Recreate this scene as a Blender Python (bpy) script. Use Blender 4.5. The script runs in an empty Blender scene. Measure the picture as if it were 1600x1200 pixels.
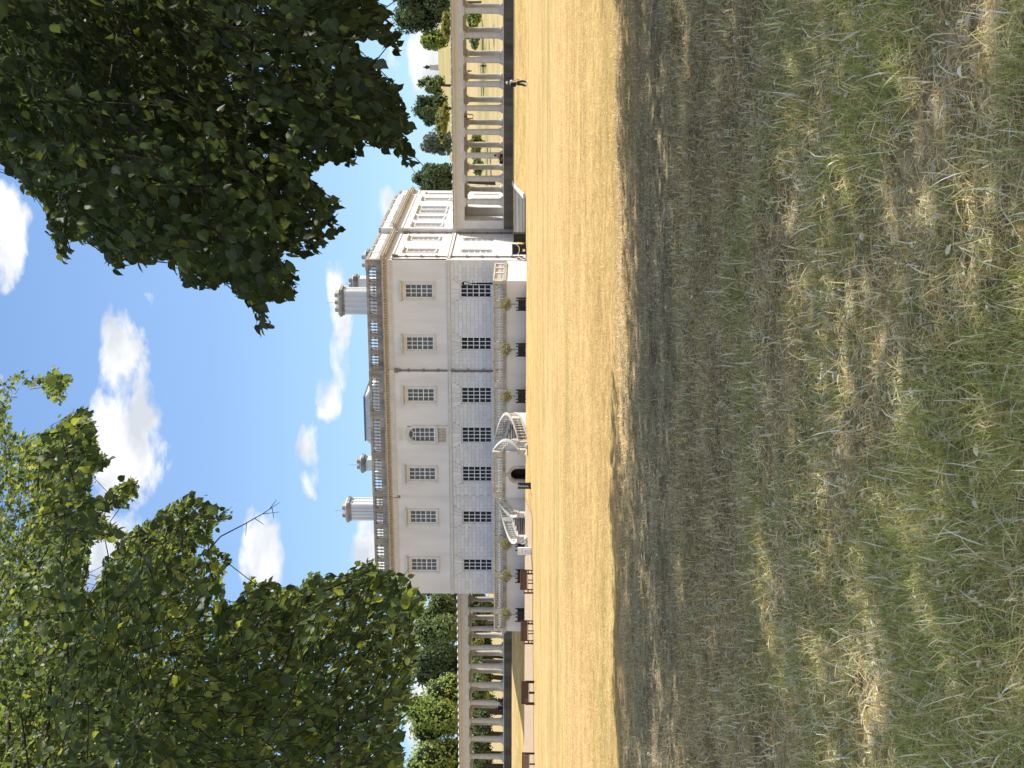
import bpy, bmesh, math, random
import numpy as np
from mathutils import Vector, Matrix
random.seed(7)
rng = np.random.default_rng(11)
R = math.radians

# ------------------------------------------------------------------ camera
sc = bpy.context.scene
col = sc.collection
TH = R(18); FPX = 2220.; ROLL = .0056; PIT = math.atan(28 / 2220)
EYE = Vector((30.5, -131.9, -.35))
F0 = Vector((-math.sin(TH), math.cos(TH), 0)); R0 = Vector((math.cos(TH), math.sin(TH), 0)); Z = Vector((0, 0, 1))
CF = (F0 * math.cos(PIT) + Z * math.sin(PIT)).normalized()
CU = (Z * math.cos(PIT) - F0 * math.sin(PIT)).normalized()
CR = (R0 + CU * ROLL).normalized(); CU = (CU - R0 * ROLL).normalized()
cam_d = bpy.data.cameras.new('camera'); cam = bpy.data.objects.new('camera', cam_d); col.objects.link(cam)
cam_d.sensor_width = 36; cam_d.lens = FPX / 1600 * 36
cam_d.clip_start = .1; cam_d.clip_end = 6000
X_, Y_, Z_ = -CU, CR, -CF            # the phone was held on its side: picture-right is world-down
cam.matrix_world = Matrix(((X_.x, Y_.x, Z_.x, EYE.x), (X_.y, Y_.y, Z_.y, EYE.y), (X_.z, Y_.z, Z_.z, EYE.z), (0, 0, 0, 1)))
sc.camera = cam
def ray(ix, iy): return CF + CR * ((600 - iy) / FPX) + CU * ((800 - ix) / FPX)
def at(ix, iy, dist): return EYE + ray(ix, iy) * dist
def onY(ix, iy, Y):
    d = ray(ix, iy); return EYE + d * ((Y - EYE.y) / d.y)

# ------------------------------------------------------------------ light
SUN = Vector((.57, .42, .707)).normalized()          # towards the sun
SUN_EL = math.asin(SUN.z); SUN_AZ = math.atan2(SUN.x, SUN.y)
sc.view_settings.view_transform = 'Standard'; sc.view_settings.look = 'None'
sc.view_settings.exposure = .62; sc.view_settings.gamma = 1; sc.view_settings.use_curve_mapping = False
sd = bpy.data.lights.new('sun', 'SUN'); sun = bpy.data.objects.new('sun', sd); col.objects.link(sun)
sd.energy = 5.0; sd.angle = R(.5); sd.color = (1, .95, .87)
sun.rotation_euler = (-SUN).to_track_quat('-Z', 'Y').to_euler()
SKY_S = .13
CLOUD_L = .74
w = bpy.data.worlds.new('World'); sc.world = w; w.use_nodes = True
nt = w.node_tree; N = nt.nodes; L = nt.links; N.clear()
def nd(t, **k):
    n = N.new(t)
    for a, b in k.items(): setattr(n, a, b)
    return n
def mth(op, a, b=None, c=None, clamp=False):
    n = nd('ShaderNodeMath', operation=op); n.use_clamp = clamp
    for i, v in enumerate((a, b, c)):
        if v is None: continue
        if isinstance(v, (int, float)): n.inputs[i].default_value = v
        else: L.new(v, n.inputs[i])
    return n.outputs[0]
sky = nd('ShaderNodeTexSky', sky_type='NISHITA'); sky.sun_disc = False
sky.sun_elevation = SUN_EL; sky.sun_rotation = SUN_AZ
sky.air_density = 1.0; sky.dust_density = .3; sky.ozone_density = 2.2; sky.altitude = 0
tc = nd('ShaderNodeTexCoord'); sep = nd('ShaderNodeSeparateXYZ'); L.new(tc.outputs['Generated'], sep.inputs[0])
az = mth('ARCTAN2', sep.outputs[0], sep.outputs[1]); el = mth('ARCSINE', sep.outputs[2])
cmb = nd('ShaderNodeCombineXYZ'); L.new(az, cmb.inputs[0]); L.new(mth('MULTIPLY', el, 1.9), cmb.inputs[1])
nz = nd('ShaderNodeTexNoise'); nz.inputs['Scale'].default_value = 26; nz.inputs['Detail'].default_value = 8; nz.inputs['Roughness'].default_value = .58
nz.inputs['Distortion'].default_value = .25
L.new(cmb.outputs[0], nz.inputs['Vector'])
nz2 = nd('ShaderNodeTexNoise'); nz2.inputs['Scale'].default_value = 9; nz2.inputs['Detail'].default_value = 4
L.new(cmb.outputs[0], nz2.inputs['Vector'])
sp2 = nd('ShaderNodeSeparateColor'); L.new(nz2.outputs['Color'], sp2.inputs[0])
az2 = mth('ADD', az, mth('MULTIPLY', mth('SUBTRACT', sp2.outputs[0], .5), .05))
el2 = mth('ADD', el, mth('MULTIPLY', mth('SUBTRACT', sp2.outputs[1], .5), .03))
clouds = [(-20, 46, 290, 440, 1), (165, 222, 480, 640, .95), (148, 256, 600, 800, 1.1), (110, 215, 770, 930, 1), (200, 240, 430, 492, .35),
          (504, 542, 405, 605, .72), (486, 524, 585, 665, .62), (466, 498, 665, 736, .48), (472, 498, 722, 790, .40),
          (372, 436, 780, 930, .95), (548, 612, 815, 960, 1.05), (586, 622, 290, 365, .7), (640, 700, 40, 170, 1.2),
          (600, 630, 50, 130, .4), (625, 690, 960, 1180, .7), (-10, 28, 555, 605, .45), (640, 690, 560, 760, .3)]
mx = None
for x0, x1, y0, y1, k in clouds:
    d = ray((x0 + x1) / 2, (y0 + y1) / 2).normalized()
    a0 = math.atan2(d.x, d.y); e0 = math.asin(d.z)
    ra = (y1 - y0) / 2 / FPX * 1.15; re = (x1 - x0) / 2 / FPX * 1.2
    qa = mth('POWER', mth('ABSOLUTE', mth('DIVIDE', mth('SUBTRACT', az2, a0), ra)), 2)
    qe = mth('POWER', mth('ABSOLUTE', mth('DIVIDE', mth('SUBTRACT', el2, e0), re)), 2)
    m = mth('MULTIPLY', mth('SUBTRACT', 1, mth('ADD', qa, qe), None, True), k)
    mx = m if mx is None else mth('MAXIMUM', mx, m)
# unseen clouds over the rest of the sky, cover raised to brighten the fill
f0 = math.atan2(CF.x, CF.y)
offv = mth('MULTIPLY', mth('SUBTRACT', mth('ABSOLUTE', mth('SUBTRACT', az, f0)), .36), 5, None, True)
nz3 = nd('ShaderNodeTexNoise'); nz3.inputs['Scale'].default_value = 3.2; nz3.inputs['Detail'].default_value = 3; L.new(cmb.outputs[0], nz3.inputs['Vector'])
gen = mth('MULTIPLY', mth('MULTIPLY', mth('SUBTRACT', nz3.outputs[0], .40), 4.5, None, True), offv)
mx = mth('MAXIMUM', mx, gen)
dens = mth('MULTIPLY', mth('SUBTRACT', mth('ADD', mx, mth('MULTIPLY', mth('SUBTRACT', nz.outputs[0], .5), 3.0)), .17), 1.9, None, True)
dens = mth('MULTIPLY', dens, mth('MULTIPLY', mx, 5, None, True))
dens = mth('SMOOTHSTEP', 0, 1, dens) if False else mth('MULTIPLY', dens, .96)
b1 = nd('ShaderNodeBackground'); b1.inputs[1].default_value = SKY_S
eg = nd('ShaderNodeValToRGB'); ce = eg.color_ramp.elements; k_ = 1.12
ce[0].position = 0; ce[0].color = (.30 * k_, .47 * k_, .66 * k_, 1); ce[1].position = 1; ce[1].color = (.085 * k_, .16 * k_, .34 * k_, 1)
for p_, c_ in ((.08, (.245, .42, .63)), (.22, (.172, .30, .54)), (.38, (.128, .235, .46))): e_ = ce.new(p_); e_.color = tuple(v * k_ for v in c_) + (1,)
L.new(mth('MAXIMUM', sep.outputs[2], 0), eg.inputs[0])
vs = nd('ShaderNodeVectorMath', operation='SCALE'); L.new(eg.outputs[0], vs.inputs[0]); vs.inputs[3].default_value = 1 / SKY_S
mk = nd('ShaderNodeMix'); mk.data_type = 'RGBA'; mk.clamp_result = False; mk.inputs[0].default_value = .75
L.new(sky.outputs[0], mk.inputs[6]); L.new(vs.outputs[0], mk.inputs[7]); L.new(mk.outputs[2], b1.inputs[0])
cr = nd('ShaderNodeValToRGB'); cr.color_ramp.elements[0].position = .38; cr.color_ramp.elements[0].color = (.64, .68, .74, 1)
cr.color_ramp.elements[1].position = .58; cr.color_ramp.elements[1].color = (1, 1, 1, 1)
nz4 = nd('ShaderNodeTexNoise'); nz4.inputs['Scale'].default_value = 17; nz4.inputs['Detail'].default_value = 5; L.new(cmb.outputs[0], nz4.inputs['Vector'])
L.new(nz4.outputs[0], cr.inputs[0])
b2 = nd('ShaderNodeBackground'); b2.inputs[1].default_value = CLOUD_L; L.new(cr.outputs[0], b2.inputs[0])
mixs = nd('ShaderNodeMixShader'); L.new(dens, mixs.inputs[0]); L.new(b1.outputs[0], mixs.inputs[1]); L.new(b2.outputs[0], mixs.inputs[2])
wo = nd('ShaderNodeOutputWorld'); L.new(mixs.outputs[0], wo.inputs[0])

# ------------------------------------------------------------------ materials
def mat(name, c, rough=.8, noise=None, bump=0, bscale=40, c2=None, metal=0, trans=0, attr=None, spec=.3, vary=None, streak=False, coord='Object'):
    m = bpy.data.materials.new(name); m.use_nodes = True
    t = m.node_tree; n = t.nodes; l = t.links
    p = n['Principled BSDF']; p.inputs['Roughness'].default_value = rough; p.inputs['Metallic'].default_value = metal
    p.inputs['Specular IOR Level'].default_value = spec
    p.inputs['Base Color'].default_value = (*c, 1)
    tcn = n.new('ShaderNodeTexCoord')
    src = None
    if noise and c2:
        mp = n.new('ShaderNodeMapping'); l.new(tcn.outputs[coord], mp.inputs[0])
        if streak: mp.inputs['Scale'].default_value = (1, 1, .22)
        a = n.new('ShaderNodeTexNoise'); a.inputs['Scale'].default_value = noise; a.inputs['Detail'].default_value = 7; a.inputs['Roughness'].default_value = .65
        l.new(mp.outputs[0], a.inputs['Vector'])
        r = n.new('ShaderNodeValToRGB'); r.color_ramp.elements[0].position = .36; r.color_ramp.elements[1].position = .66
        r.color_ramp.elements[0].color = (*c, 1); r.color_ramp.elements[1].color = (*c2, 1)
        l.new(a.outputs[0], r.inputs[0]); src = r.outputs[0]
    if attr:
        a = n.new('ShaderNodeAttribute'); a.attribute_name = attr; src = a.outputs['Color']
    if vary:
        oi = n.new('ShaderNodeObjectInfo'); hv = n.new('ShaderNodeHueSaturation')
        mr = n.new('ShaderNodeMapRange'); mr.inputs[3].default_value = 1 - vary; mr.inputs[4].default_value = 1 + vary
        l.new(oi.outputs['Random'], mr.inputs[0]); l.new(mr.outputs[0], hv.inputs['Value'])
        if src is not None: l.new(src, hv.inputs['Color'])
        else: hv.inputs['Color'].default_value = (*c, 1)
        src = hv.outputs[0]
    if src is not None: l.new(src, p.inputs['Base Color'])
    if bump:
        bn = n.new('ShaderNodeTexNoise'); bn.inputs['Scale'].default_value = bscale; bn.inputs['Detail'].default_value = 4
        l.new(tcn.outputs[coord], bn.inputs['Vector'])
        bb = n.new('ShaderNodeBump'); bb.inputs['Strength'].default_value = bump; bb.inputs['Distance'].default_value = .02
        l.new(bn.outputs[0], bb.inputs['Height']); l.new(bb.outputs[0], p.inputs['Normal'])
    if trans:
        tr = n.new('ShaderNodeBsdfTranslucent'); ms = n.new('ShaderNodeMixShader'); ms.inputs[0].default_value = trans
        if src is not None:
            hs = n.new('ShaderNodeHueSaturation'); hs.inputs['Value'].default_value = 1.7; hs.inputs['Saturation'].default_value = 1.15; hs.inputs['Hue'].default_value = .485
            l.new(src, hs.inputs['Color']); l.new(hs.outputs[0], tr.inputs[0])
        else: tr.inputs[0].default_value = (*[min(1, v * 1.7) for v in c], 1)
        l.new(p.outputs[0], ms.inputs[1]); l.new(tr.outputs[0], ms.inputs[2]); l.new(ms.outputs[0], n['Material Output'].inputs[0])
    return m
M = {}
M['stucco'] = mat('stucco', (.70, .70, .70), .9, .6, .25, 30, (.60, .595, .59), streak=True)
M['ashlar'] = mat('ashlar', (.69, .685, .68), .85, .9, .2, 25, (.60, .59, .58), vary=.07)
M['joint'] = mat('joint', (.47, .465, .46), .95)
M['trim'] = mat('trim', (.64, .63, .61), .85, 2, .2, 25, (.54, .525, .50))
M['warm_trim'] = mat('warm_trim', (.54, .485, .40), .85, 3, .2, 25, (.38, .335, .27))
M['weathered'] = mat('weathered', (.38, .36, .33), .95, 1.2, .5, 18, (.17, .16, .15), streak=True, vary=.12)
M['pale_stone'] = mat('pale_stone', (.58, .55, .50), .9, 2.2, .4, 20, (.38, .355, .32), vary=.1)
M['colstone'] = mat('colstone', (.58, .56, .52), .9, 1.6, .3, 20, (.46, .44, .41), vary=.06)
M['entab'] = mat('entab', (.60, .55, .46), .9, .9, .2, 20, (.54, .50, .42), streak=True)
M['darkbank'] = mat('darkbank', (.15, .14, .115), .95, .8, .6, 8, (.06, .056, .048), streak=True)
M['white'] = mat('white_paint', (.80, .80, .80), .5)
M['glass_up'] = mat('glass_upper', (.055, .07, .08), .06, spec=.6, vary=.25)
M['glass_lo'] = mat('glass_lower', (.006, .008, .009), .05, spec=.22, vary=.4)
M['pipe'] = mat('pipe_paint', (.16, .14, .13), .6, 6, 0, 1, (.24, .2, .18))
M['slate'] = mat('slate', (.58, .60, .62), .6, 3, .2, 10, (.46, .48, .50))
M['lead'] = mat('lead', (.10, .13, .16), .5)
M['chim'] = mat('chimney_paint', (.72, .72, .71), .8, 1.0, .2, 15, (.62, .62, .62), streak=True)
M['black'] = mat('black_paint', (.008, .008, .009), .45)
M['green_cab'] = mat('green_paint', (.018, .028, .016), .6)
M['dark_void'] = mat('room_darkness', (.02, .02, .02), .8)
M['wood'] = mat('bench_wood', (.105, .056, .038), .7, 9, .3, 60, (.062, .034, .025))
M['wood_dark'] = mat('bench_wood_dark', (.05, .024, .018), .75)
M['navy'] = mat('sign_navy', (.02, .025, .04), .5)
M['text'] = mat('sign_text', (.8, .8, .8), .6)
M['greytext'] = mat('grey_print', (.36, .38, .40), .6)
M['bark'] = mat('bark', (.09, .075, .06), .95, 6, .8, 15, (.04, .034, .028))
M['twig'] = mat('twig', (.035, .028, .02), .9)
M['leafA'] = mat('leaves', (.05, .09, .02), .5, attr='Col', trans=.44, spec=.35)
M['leafS'] = mat('single_leaf', (.056, .086, .030), .45, trans=.36, spec=.4, vary=.35)
M['farleaf'] = mat('far_leaves', (.05, .09, .03), .7, attr='Col', trans=.25, spec=.2)
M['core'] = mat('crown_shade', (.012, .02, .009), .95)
M['baycrown'] = mat('bay_leaves', (.2, .2, .08), .6, attr='Col', trans=.2)
M['blade'] = mat('grass_blades', (.3, .25, .12), .8, attr='Col', trans=.35, spec=.15)
M['litter'] = mat('leaf_litter', (.5, .42, .28), .8, attr='Col', trans=.2, spec=.2)
M['litter1'] = mat('fallen_leaf_skin', (.50, .43, .28), .8, trans=.2, vary=.25)
M['skin'] = mat('skin', (.45, .25, .17), .6)
M['shirtw'] = mat('cream_cloth', (.75, .72, .62), .9)
M['clothd'] = mat('dark_cloth', (.015, .015, .02), .9)
M['clothg'] = mat('grey_cloth', (.06, .055, .06), .9)
M['denim'] = mat('denim', (.03, .045, .075), .9)
M['pink'] = mat('pink_cloth', (.45, .25, .22), .9)
M['bronze'] = mat('dark_bronze', (.02, .025, .035), .6)
M['step'] = mat('bank_riser_shade', (.33, .30, .25), .9, 3, .3, 20, (.22, .2, .17))  # for the bank risers: stone darkened to draw the shade below each nosing
M['riser'] = mat('stair_riser_shade', (.07, .066, .06), .95)  # shade under the stair treads put into a near-black riser colour
M['tile'] = mat('paving', (.40, .37, .33), .9, 2, .2, 10, (.3, .28, .26))

# ------------------------------------------------------------------ mesh helpers
class MB:
    def __init__(s): s.v = []; s.f = []
    def box(s, x0, x1, y0, y1, z0, z1, T=None):
        b = len(s.v)
        for z in (z0, z1):
            for x, y in ((x0, y0), (x1, y0), (x1, y1), (x0, y1)):
                s.v.append(T(x, y, z) if T else (x, y, z))
        for q in ((3, 2, 1, 0), (4, 5, 6, 7), (0, 1, 5, 4), (1, 2, 6, 5), (2, 3, 7, 6), (3, 0, 4, 7)): s.f.append(tuple(b + i for i in q))
        return s
    def hexa(s, bot, top):
        b = len(s.v); s.v += [tuple(p) for p in bot] + [tuple(p) for p in top]; n = len(bot)
        s.f.append(tuple(b + i for i in reversed(range(n)))); s.f.append(tuple(b + n + i for i in range(n)))
        for i in range(n): j = (i + 1) % n; s.f.append((b + i, b + j, b + n + j, b + n + i))
        return s
    def quad(s, *p):
        b = len(s.v); s.v += [tuple(q) for q in p]; s.f.append(tuple(range(b, b + len(p)))); return s
    def lathe(s, c, prof, n=10, square=()):
        b = len(s.v)
        for r, z in prof:
            for i in range(n):
                a = 2 * math.pi * (i + .5) / n
                s.v.append((c[0] + r * math.cos(a), c[1] + r * math.sin(a), c[2] + z))
        for k in range(len(prof) - 1):
            for i in range(n):
                j = (i + 1) % n; s.f.append((b + k * n + i, b + k * n + j, b + (k + 1) * n + j, b + (k + 1) * n + i))
        s.f.append(tuple(b + i for i in reversed(range(n)))); e = b + (len(prof) - 1) * n; s.f.append(tuple(e + i for i in range(n)))
        return s
    def tube(s, pts, rad, n=6):
        b = len(s.v); m = len(pts)
        pts = [Vector(p) for p in pts]
        for k, p in enumerate(pts):
            d = (pts[min(k + 1, m - 1)] - pts[max(k - 1, 0)]).normalized()
            u = d.cross(Vector((0, 0, 1)) if abs(d.z) < .95 else Vector((1, 0, 0))).normalized(); vv = d.cross(u)
            r = rad[k] if isinstance(rad, (list, tuple)) else rad
            for i in range(n):
                a = 2 * math.pi * i / n; s.v.append(tuple(p + (u * math.cos(a) + vv * math.sin(a)) * r))
        for k in range(m - 1):
            for i in range(n):
                j = (i + 1) % n; s.f.append((b + k * n + i, b + k * n + j, b + (k + 1) * n + j, b + (k + 1) * n + i))
        s.f.append(tuple(b + i for i in reversed(range(n)))); e = b + (m - 1) * n; s.f.append(tuple(e + i for i in range(n)))
        return s
    def mesh(s, name, m, smooth=False):
        me = bpy.data.meshes.new(name); me.from_pydata(s.v, [], s.f); me.materials.append(m)
        if smooth: me.polygons.foreach_set('use_smooth', [True] * len(me.polygons))
        me.update(); return me
    def build(s, name, m, parent=None, smooth=False, kind=None):
        o = bpy.data.objects.new(name, s.mesh(name, m, smooth)); col.objects.link(o)
        if parent: o.parent = parent
        if kind: o['kind'] = kind
        return o
def npmesh(name, verts, faces, m, colors=None, parent=None, kind=None, smooth=False):
    """faces: (n,k) array; colors per face (n,3)"""
    me = bpy.data.meshes.new(name); nv = len(verts); nf, k = faces.shape
    me.vertices.add(nv); me.vertices.foreach_set('co', np.asarray(verts, dtype=np.float32).ravel())
    me.loops.add(nf * k); me.loops.foreach_set('vertex_index', faces.astype(np.int32).ravel())
    me.polygons.add(nf); me.polygons.foreach_set('loop_start', np.arange(0, nf * k, k, dtype=np.int32))
    me.polygons.foreach_set('loop_total', np.full(nf, k, dtype=np.int32))
    if smooth: me.polygons.foreach_set('use_smooth', np.ones(nf, dtype=bool))
    me.update(calc_edges=True)
    if colors is not None:
        ca = me.color_attributes.new('Col', 'FLOAT_COLOR', 'CORNER')
        c = np.concatenate([colors, np.ones((nf, 1))], 1).astype(np.float32)
        ca.data.foreach_set('color', np.repeat(c, k, axis=0).ravel())
    me.materials.append(m)
    o = bpy.data.objects.new(name, me); col.objects.link(o)
    if parent: o.parent = parent
    if kind: o['kind'] = kind
    return o
def empty(name, loc=(0, 0, 0), rz=0, label=None, cat=None, group=None):
    o = bpy.data.objects.new(name, None); col.objects.link(o); o.location = loc; o.rotation_euler = (0, 0, rz); o.empty_display_size = .3
    if label: o['label'] = label; o['category'] = cat
    if group: o['group'] = group
    return o
def tag(o, label, cat, group=None):
    o['label'] = label; o['category'] = cat
    if group: o['group'] = group
    return o
def inst(name, me, loc, parent, rz=0, s=(1, 1, 1)):
    o = bpy.data.objects.new(name, me); col.objects.link(o); o.parent = parent; o.location = loc; o.rotation_euler = (0, 0, rz); o.scale = s; return o

# ------------------------------------------------------------------ terrain
def sm(t): t = np.clip(t, 0, 1); return t * t * (3 - 2 * t)
HY = [-1e4, 14, 45, 125, 225, 325, 420, 440, 520, 4000]
HZ = [2.4, 2.4, 2.9, 6.2, 13.2, 24.5, 35.3, 36.2, 35.0, 35.0]
def ground(X, Y):
    X = np.asarray(X, dtype=float); Y = np.asarray(Y, dtype=float)
    Xc = np.clip(X, -120, 80)
    P = -.33 + .0117 * Xc + .0167 * (np.clip(Y, -200, 0) + 13)
    g = P * (1 - sm((Y + 19) / 6.))
    lf = sm((-X - 30) / 12)
    bank = sm((Y + 1 + 9 * lf) / (11 + 6 * lf)) * 1.46
    g = g + bank - .42 * sm((X + .2) / .6) * sm((6.0 - X) / .5) * sm((Y - .9) / .8) * sm((10.2 - Y) / .8)
    rise = np.interp(Y, HY, HZ)
    side = 1 - .55 * sm((-X - 20) / 120)
    rise = 2.4 + (rise - 2.4) * side
    k = sm((Y - 12.6) / 2.0)
    return g * (1 - k) + rise * k
def gz(x, y): return float(ground(x, y))
xs = np.unique(np.concatenate([np.linspace(-1500, -130, 14), np.linspace(-130, 10, 71), np.linspace(-1, 8, 37), np.linspace(10, 50, 141), np.linspace(50, 130, 30), np.linspace(130, 1500, 14)]))
ys = np.unique(np.concatenate([np.linspace(-600, -150, 8), np.linspace(-150, -134, 9), np.linspace(-134, -100, 130), np.linspace(-100, -30, 71), np.linspace(-30, 20, 101), np.linspace(20, 500, 60), np.linspace(500, 2500, 12)]))
GX, GY = np.meshgrid(xs, ys)
GZ = ground(GX, GY)
# small unevenness underfoot
def lump(x, y): return .018 * np.sin(x * 2.1 + 1.3 * np.sin(y * 1.7)) + .014 * np.sin(y * 3.3 + 1.1 * np.sin(x * 2.9 + 2)) + .006 * np.sin(7 * x + 5 * y)
near = np.exp(-((GX - 28) ** 2 + (GY + 122) ** 2) / 900)
GZ = GZ + lump(GX, GY) * near
def gnear(x, y): return ground(x, y) + lump(x, y) * np.exp(-((x - 28) ** 2 + (y + 122) ** 2) / 900)
nx, ny = len(xs), len(ys)
idx = np.arange(nx * ny).reshape(ny, nx)
fc = np.stack([idx[:-1, :-1], idx[:-1, 1:], idx[1:, 1:], idx[1:, :-1]], -1).reshape(-1, 4)
gm = bpy.data.materials.new('dry_lawn'); gm.use_nodes = True
def lawn(m):
    t = m.node_tree; n = t.nodes; l = t.links; p = n['Principled BSDF']; p.inputs['Roughness'].default_value = .95; p.inputs['Specular IOR Level'].default_value = .1
    tcn = n.new('ShaderNodeTexCoord')
    def noise(s, det=5, sc=(1, 1, 1), ro=.6):
        mp = n.new('ShaderNodeMapping'); mp.inputs['Scale'].default_value = sc; l.new(tcn.outputs['Object'], mp.inputs[0])
        a = n.new('ShaderNodeTexNoise'); a.inputs['Scale'].default_value = s; a.inputs['Detail'].default_value = det; a.inputs['Roughness'].default_value = ro
        l.new(mp.outputs[0], a.inputs['Vector']); return a.outputs[0]
    def ramp(x, p0, c0, p1, c1):
        r = n.new('ShaderNodeValToRGB'); e = r.color_ramp.elements; e[0].position = p0; e[0].color = (*c0, 1); e[1].position = p1; e[1].color = (*c1, 1); l.new(x, r.inputs[0]); return r.outputs[0]
    def mix(f, a, b, bt='MIX'):
        x = n.new('ShaderNodeMix'); x.data_type = 'RGBA'; x.blend_type = bt
        if isinstance(f, float): x.inputs[0].default_value = f
        else: l.new(f, x.inputs[0])
        l.new(a, x.inputs[6]); l.new(b, x.inputs[7]); return x.outputs[2]
    base = ramp(noise(1.3, 9, (1, 1, 1), .75), .34, (.44, .31, .135), .66, (.80, .60, .31))
    big = ramp(noise(.05, 4, (.35, 1, 1)), .42, (.60, .465, .20), .62, (.78, .57, .285))
    c = mix(.4, base, big)
    fine = ramp(noise(16, 4, (1, 1, 1), .8), .36, (.50, .46, .42), .64, (1.2, 1.2, 1.16))
    c = mix(.8, c, fine, 'MULTIPLY')
    green = ramp(noise(.16, 7, (.3, 1, 1), .7), .52, (0, 0, 0), .68, (.6, .6, .6))
    g2 = n.new('ShaderNodeRGB'); g2.outputs[0].default_value = (.30, .30, .10, 1)
    c = mix(green, c, g2.outputs[0])
    fin2 = ramp(noise(5, 6, (1, 1, 1), .85), .38, (.66, .62, .56), .60, (1.16, 1.15, 1.12)); c = mix(.85, c, fin2, 'MULTIPLY')
    fin3 = ramp(noise(.35, 4, (.4, 1, 1), .7), .4, (.88, .84, .82), .6, (1.06, 1.04, 1.0)); c = mix(.9, c, fin3, 'MULTIPLY')
    str_ = ramp(noise(.9, 6, (.25, 1, 1), .7), .35, (.80, .76, .68), .6, (1.08, 1.07, 1.05)); c = mix(.9, c, str_, 'MULTIPLY')
    spb = n.new('ShaderNodeSeparateXYZ'); l.new(tcn.outputs['Object'], spb.inputs[0])
    mh = n.new('ShaderNodeMapRange'); mh.inputs[1].default_value = 16; mh.inputs[2].default_value = 90; mh.inputs[4].default_value = .75; l.new(spb.outputs[1], mh.inputs[0])
    hill = ramp(noise(.03, 6, (.4, 1, 1), .7), .42, (.44, .34, .18), .6, (.26, .25, .10)); c = mix(mh.outputs[0], c, hill)
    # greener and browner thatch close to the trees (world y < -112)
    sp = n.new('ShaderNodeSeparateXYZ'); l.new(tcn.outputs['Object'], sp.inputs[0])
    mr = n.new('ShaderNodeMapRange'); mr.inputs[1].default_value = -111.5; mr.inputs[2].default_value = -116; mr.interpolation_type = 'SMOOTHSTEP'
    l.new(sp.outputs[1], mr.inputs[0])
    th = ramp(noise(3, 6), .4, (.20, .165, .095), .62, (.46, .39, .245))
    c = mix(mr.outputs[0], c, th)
    l.new(c, p.inputs['Base Color'])
    bb = n.new('ShaderNodeBump'); bb.inputs['Strength'].default_value = .9; bb.inputs['Distance'].default_value = .05
    l.new(noise(11, 5, (1, 1, 1), .8), bb.inputs['Height']); l.new(bb.outputs[0], p.inputs['Normal'])
lawn(gm)
g = npmesh('ground', np.stack([GX.ravel(), GY.ravel(), GZ.ravel()], 1), fc, gm, kind='structure', smooth=True)
def strip(name, m, x0, x1, y0, y1, dz, kind='structure', nx=60, ny=4, wob=0):
    X, Y = np.meshgrid(np.linspace(x0, x1, nx), np.linspace(y0, y1, ny))
    Y = Y + wob * np.sin(X * .21) + wob * .5 * np.sin(X * .83 + 1)
    V = np.stack([X.ravel(), Y.ravel(), (ground(X, Y) + dz).ravel()], 1)
    i = np.arange(nx * ny).reshape(ny, nx); f = np.stack([i[:-1, :-1], i[:-1, 1:], i[1:, 1:], i[1:, :-1]], -1).reshape(-1, 4)
    return npmesh(name, V, f, m, kind=kind)
M['gravel'] = mat('gravel', (.47, .355, .235), .95, 3, .5, 30, (.37, .28, .18))
M['gravel2'] = mat('worn_gravel', (.56, .42, .28), .95, 5, .5, 30, (.50, .36, .2))
strip('path', M['gravel'], -110, -18.5, -18.6, -13.8, .04, wob=.25, ny=12, nx=120)
M['drain'] = mat('edging_iron', (.10, .085, .07), .9, 3, 0, 1, (.3, .24, .15))
e = strip('lawn_edging', M['drain'], 0, 60, -62.2, -61.95, .035, kind='structure', wob=.0)

# ------------------------------------------------------------------ the house
W0, W1 = -35.0, 0.0; HX = -17.5; DEP = 36.6
ZF = 1.95; ZS0, ZS1 = 7.32, 7.66; ZC = 12.95; ZP = 15.33
house = empty('country_house', (HX, 18, 0), label='long white two-storey classical house with balustraded roofline facing the dry lawn', cat='house')
def hb(mb, name, m, parent=house, smooth=False, kind=None):
    o = mb.build(name, m, None, smooth, kind); o.parent = parent
    o.matrix_parent_inverse = Matrix.Translation(-parent.location); return o
def hinst(name, me, loc, parent=house, rz=0, s=(1, 1, 1)):
    o = inst(name, me, loc, parent, rz, s); o.matrix_parent_inverse = Matrix.Translation(-parent.location); return o
TF = lambda u, o, z: (u, -o, z)                  # front: u = x, o = outwards (towards the lawn)
def TR(X0): return lambda u, o, z: (X0 + o, u, z)  # right side: u = y
BAY0, BAY1 = -24.1, -11.1
front_up = [-3.07, -8.3, -13.52, -21.8, -26.5, -31.8]
front_lo = [(-3.05, 1.15, 3), (-8.28, 1.15, 3), (-13.5, 1.5, 4), (-17.63, 1.5, 4), (-21.77, 1.5, 4), (-26.48, 1.15, 3), (-31.78, 1.15, 3)]
def cells(u0, u1, z0, z1, ops):
    us = sorted({u0, u1, *[o[0] for o in ops], *[o[1] for o in ops]}); zs = sorted({z0, z1, *[o[2] for o in ops], *[o[3] for o in ops]})
    us = [u for u in us if u0 <= u <= u1]; zs = [z for z in zs if z0 <= z <= z1]
    for i in range(len(us) - 1):
        for j in range(len(zs) - 1):
            uc, zc = (us[i] + us[i + 1]) / 2, (zs[j] + zs[j + 1]) / 2
            if not any(o[0] < uc < o[1] and o[2] < zc < o[3] for o in ops): yield us[i], us[i + 1], zs[j], zs[j + 1]
def wall(name, T, u0, u1, z0, z1, ops, o_out, thick, m, parent=house):
    mb = MB()
    for a, b, c, d in cells(u0, u1, z0, z1, ops): mb.box(a, b, o_out - thick, o_out, c, d, T)
    return hb(mb, name, m, parent)
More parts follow.
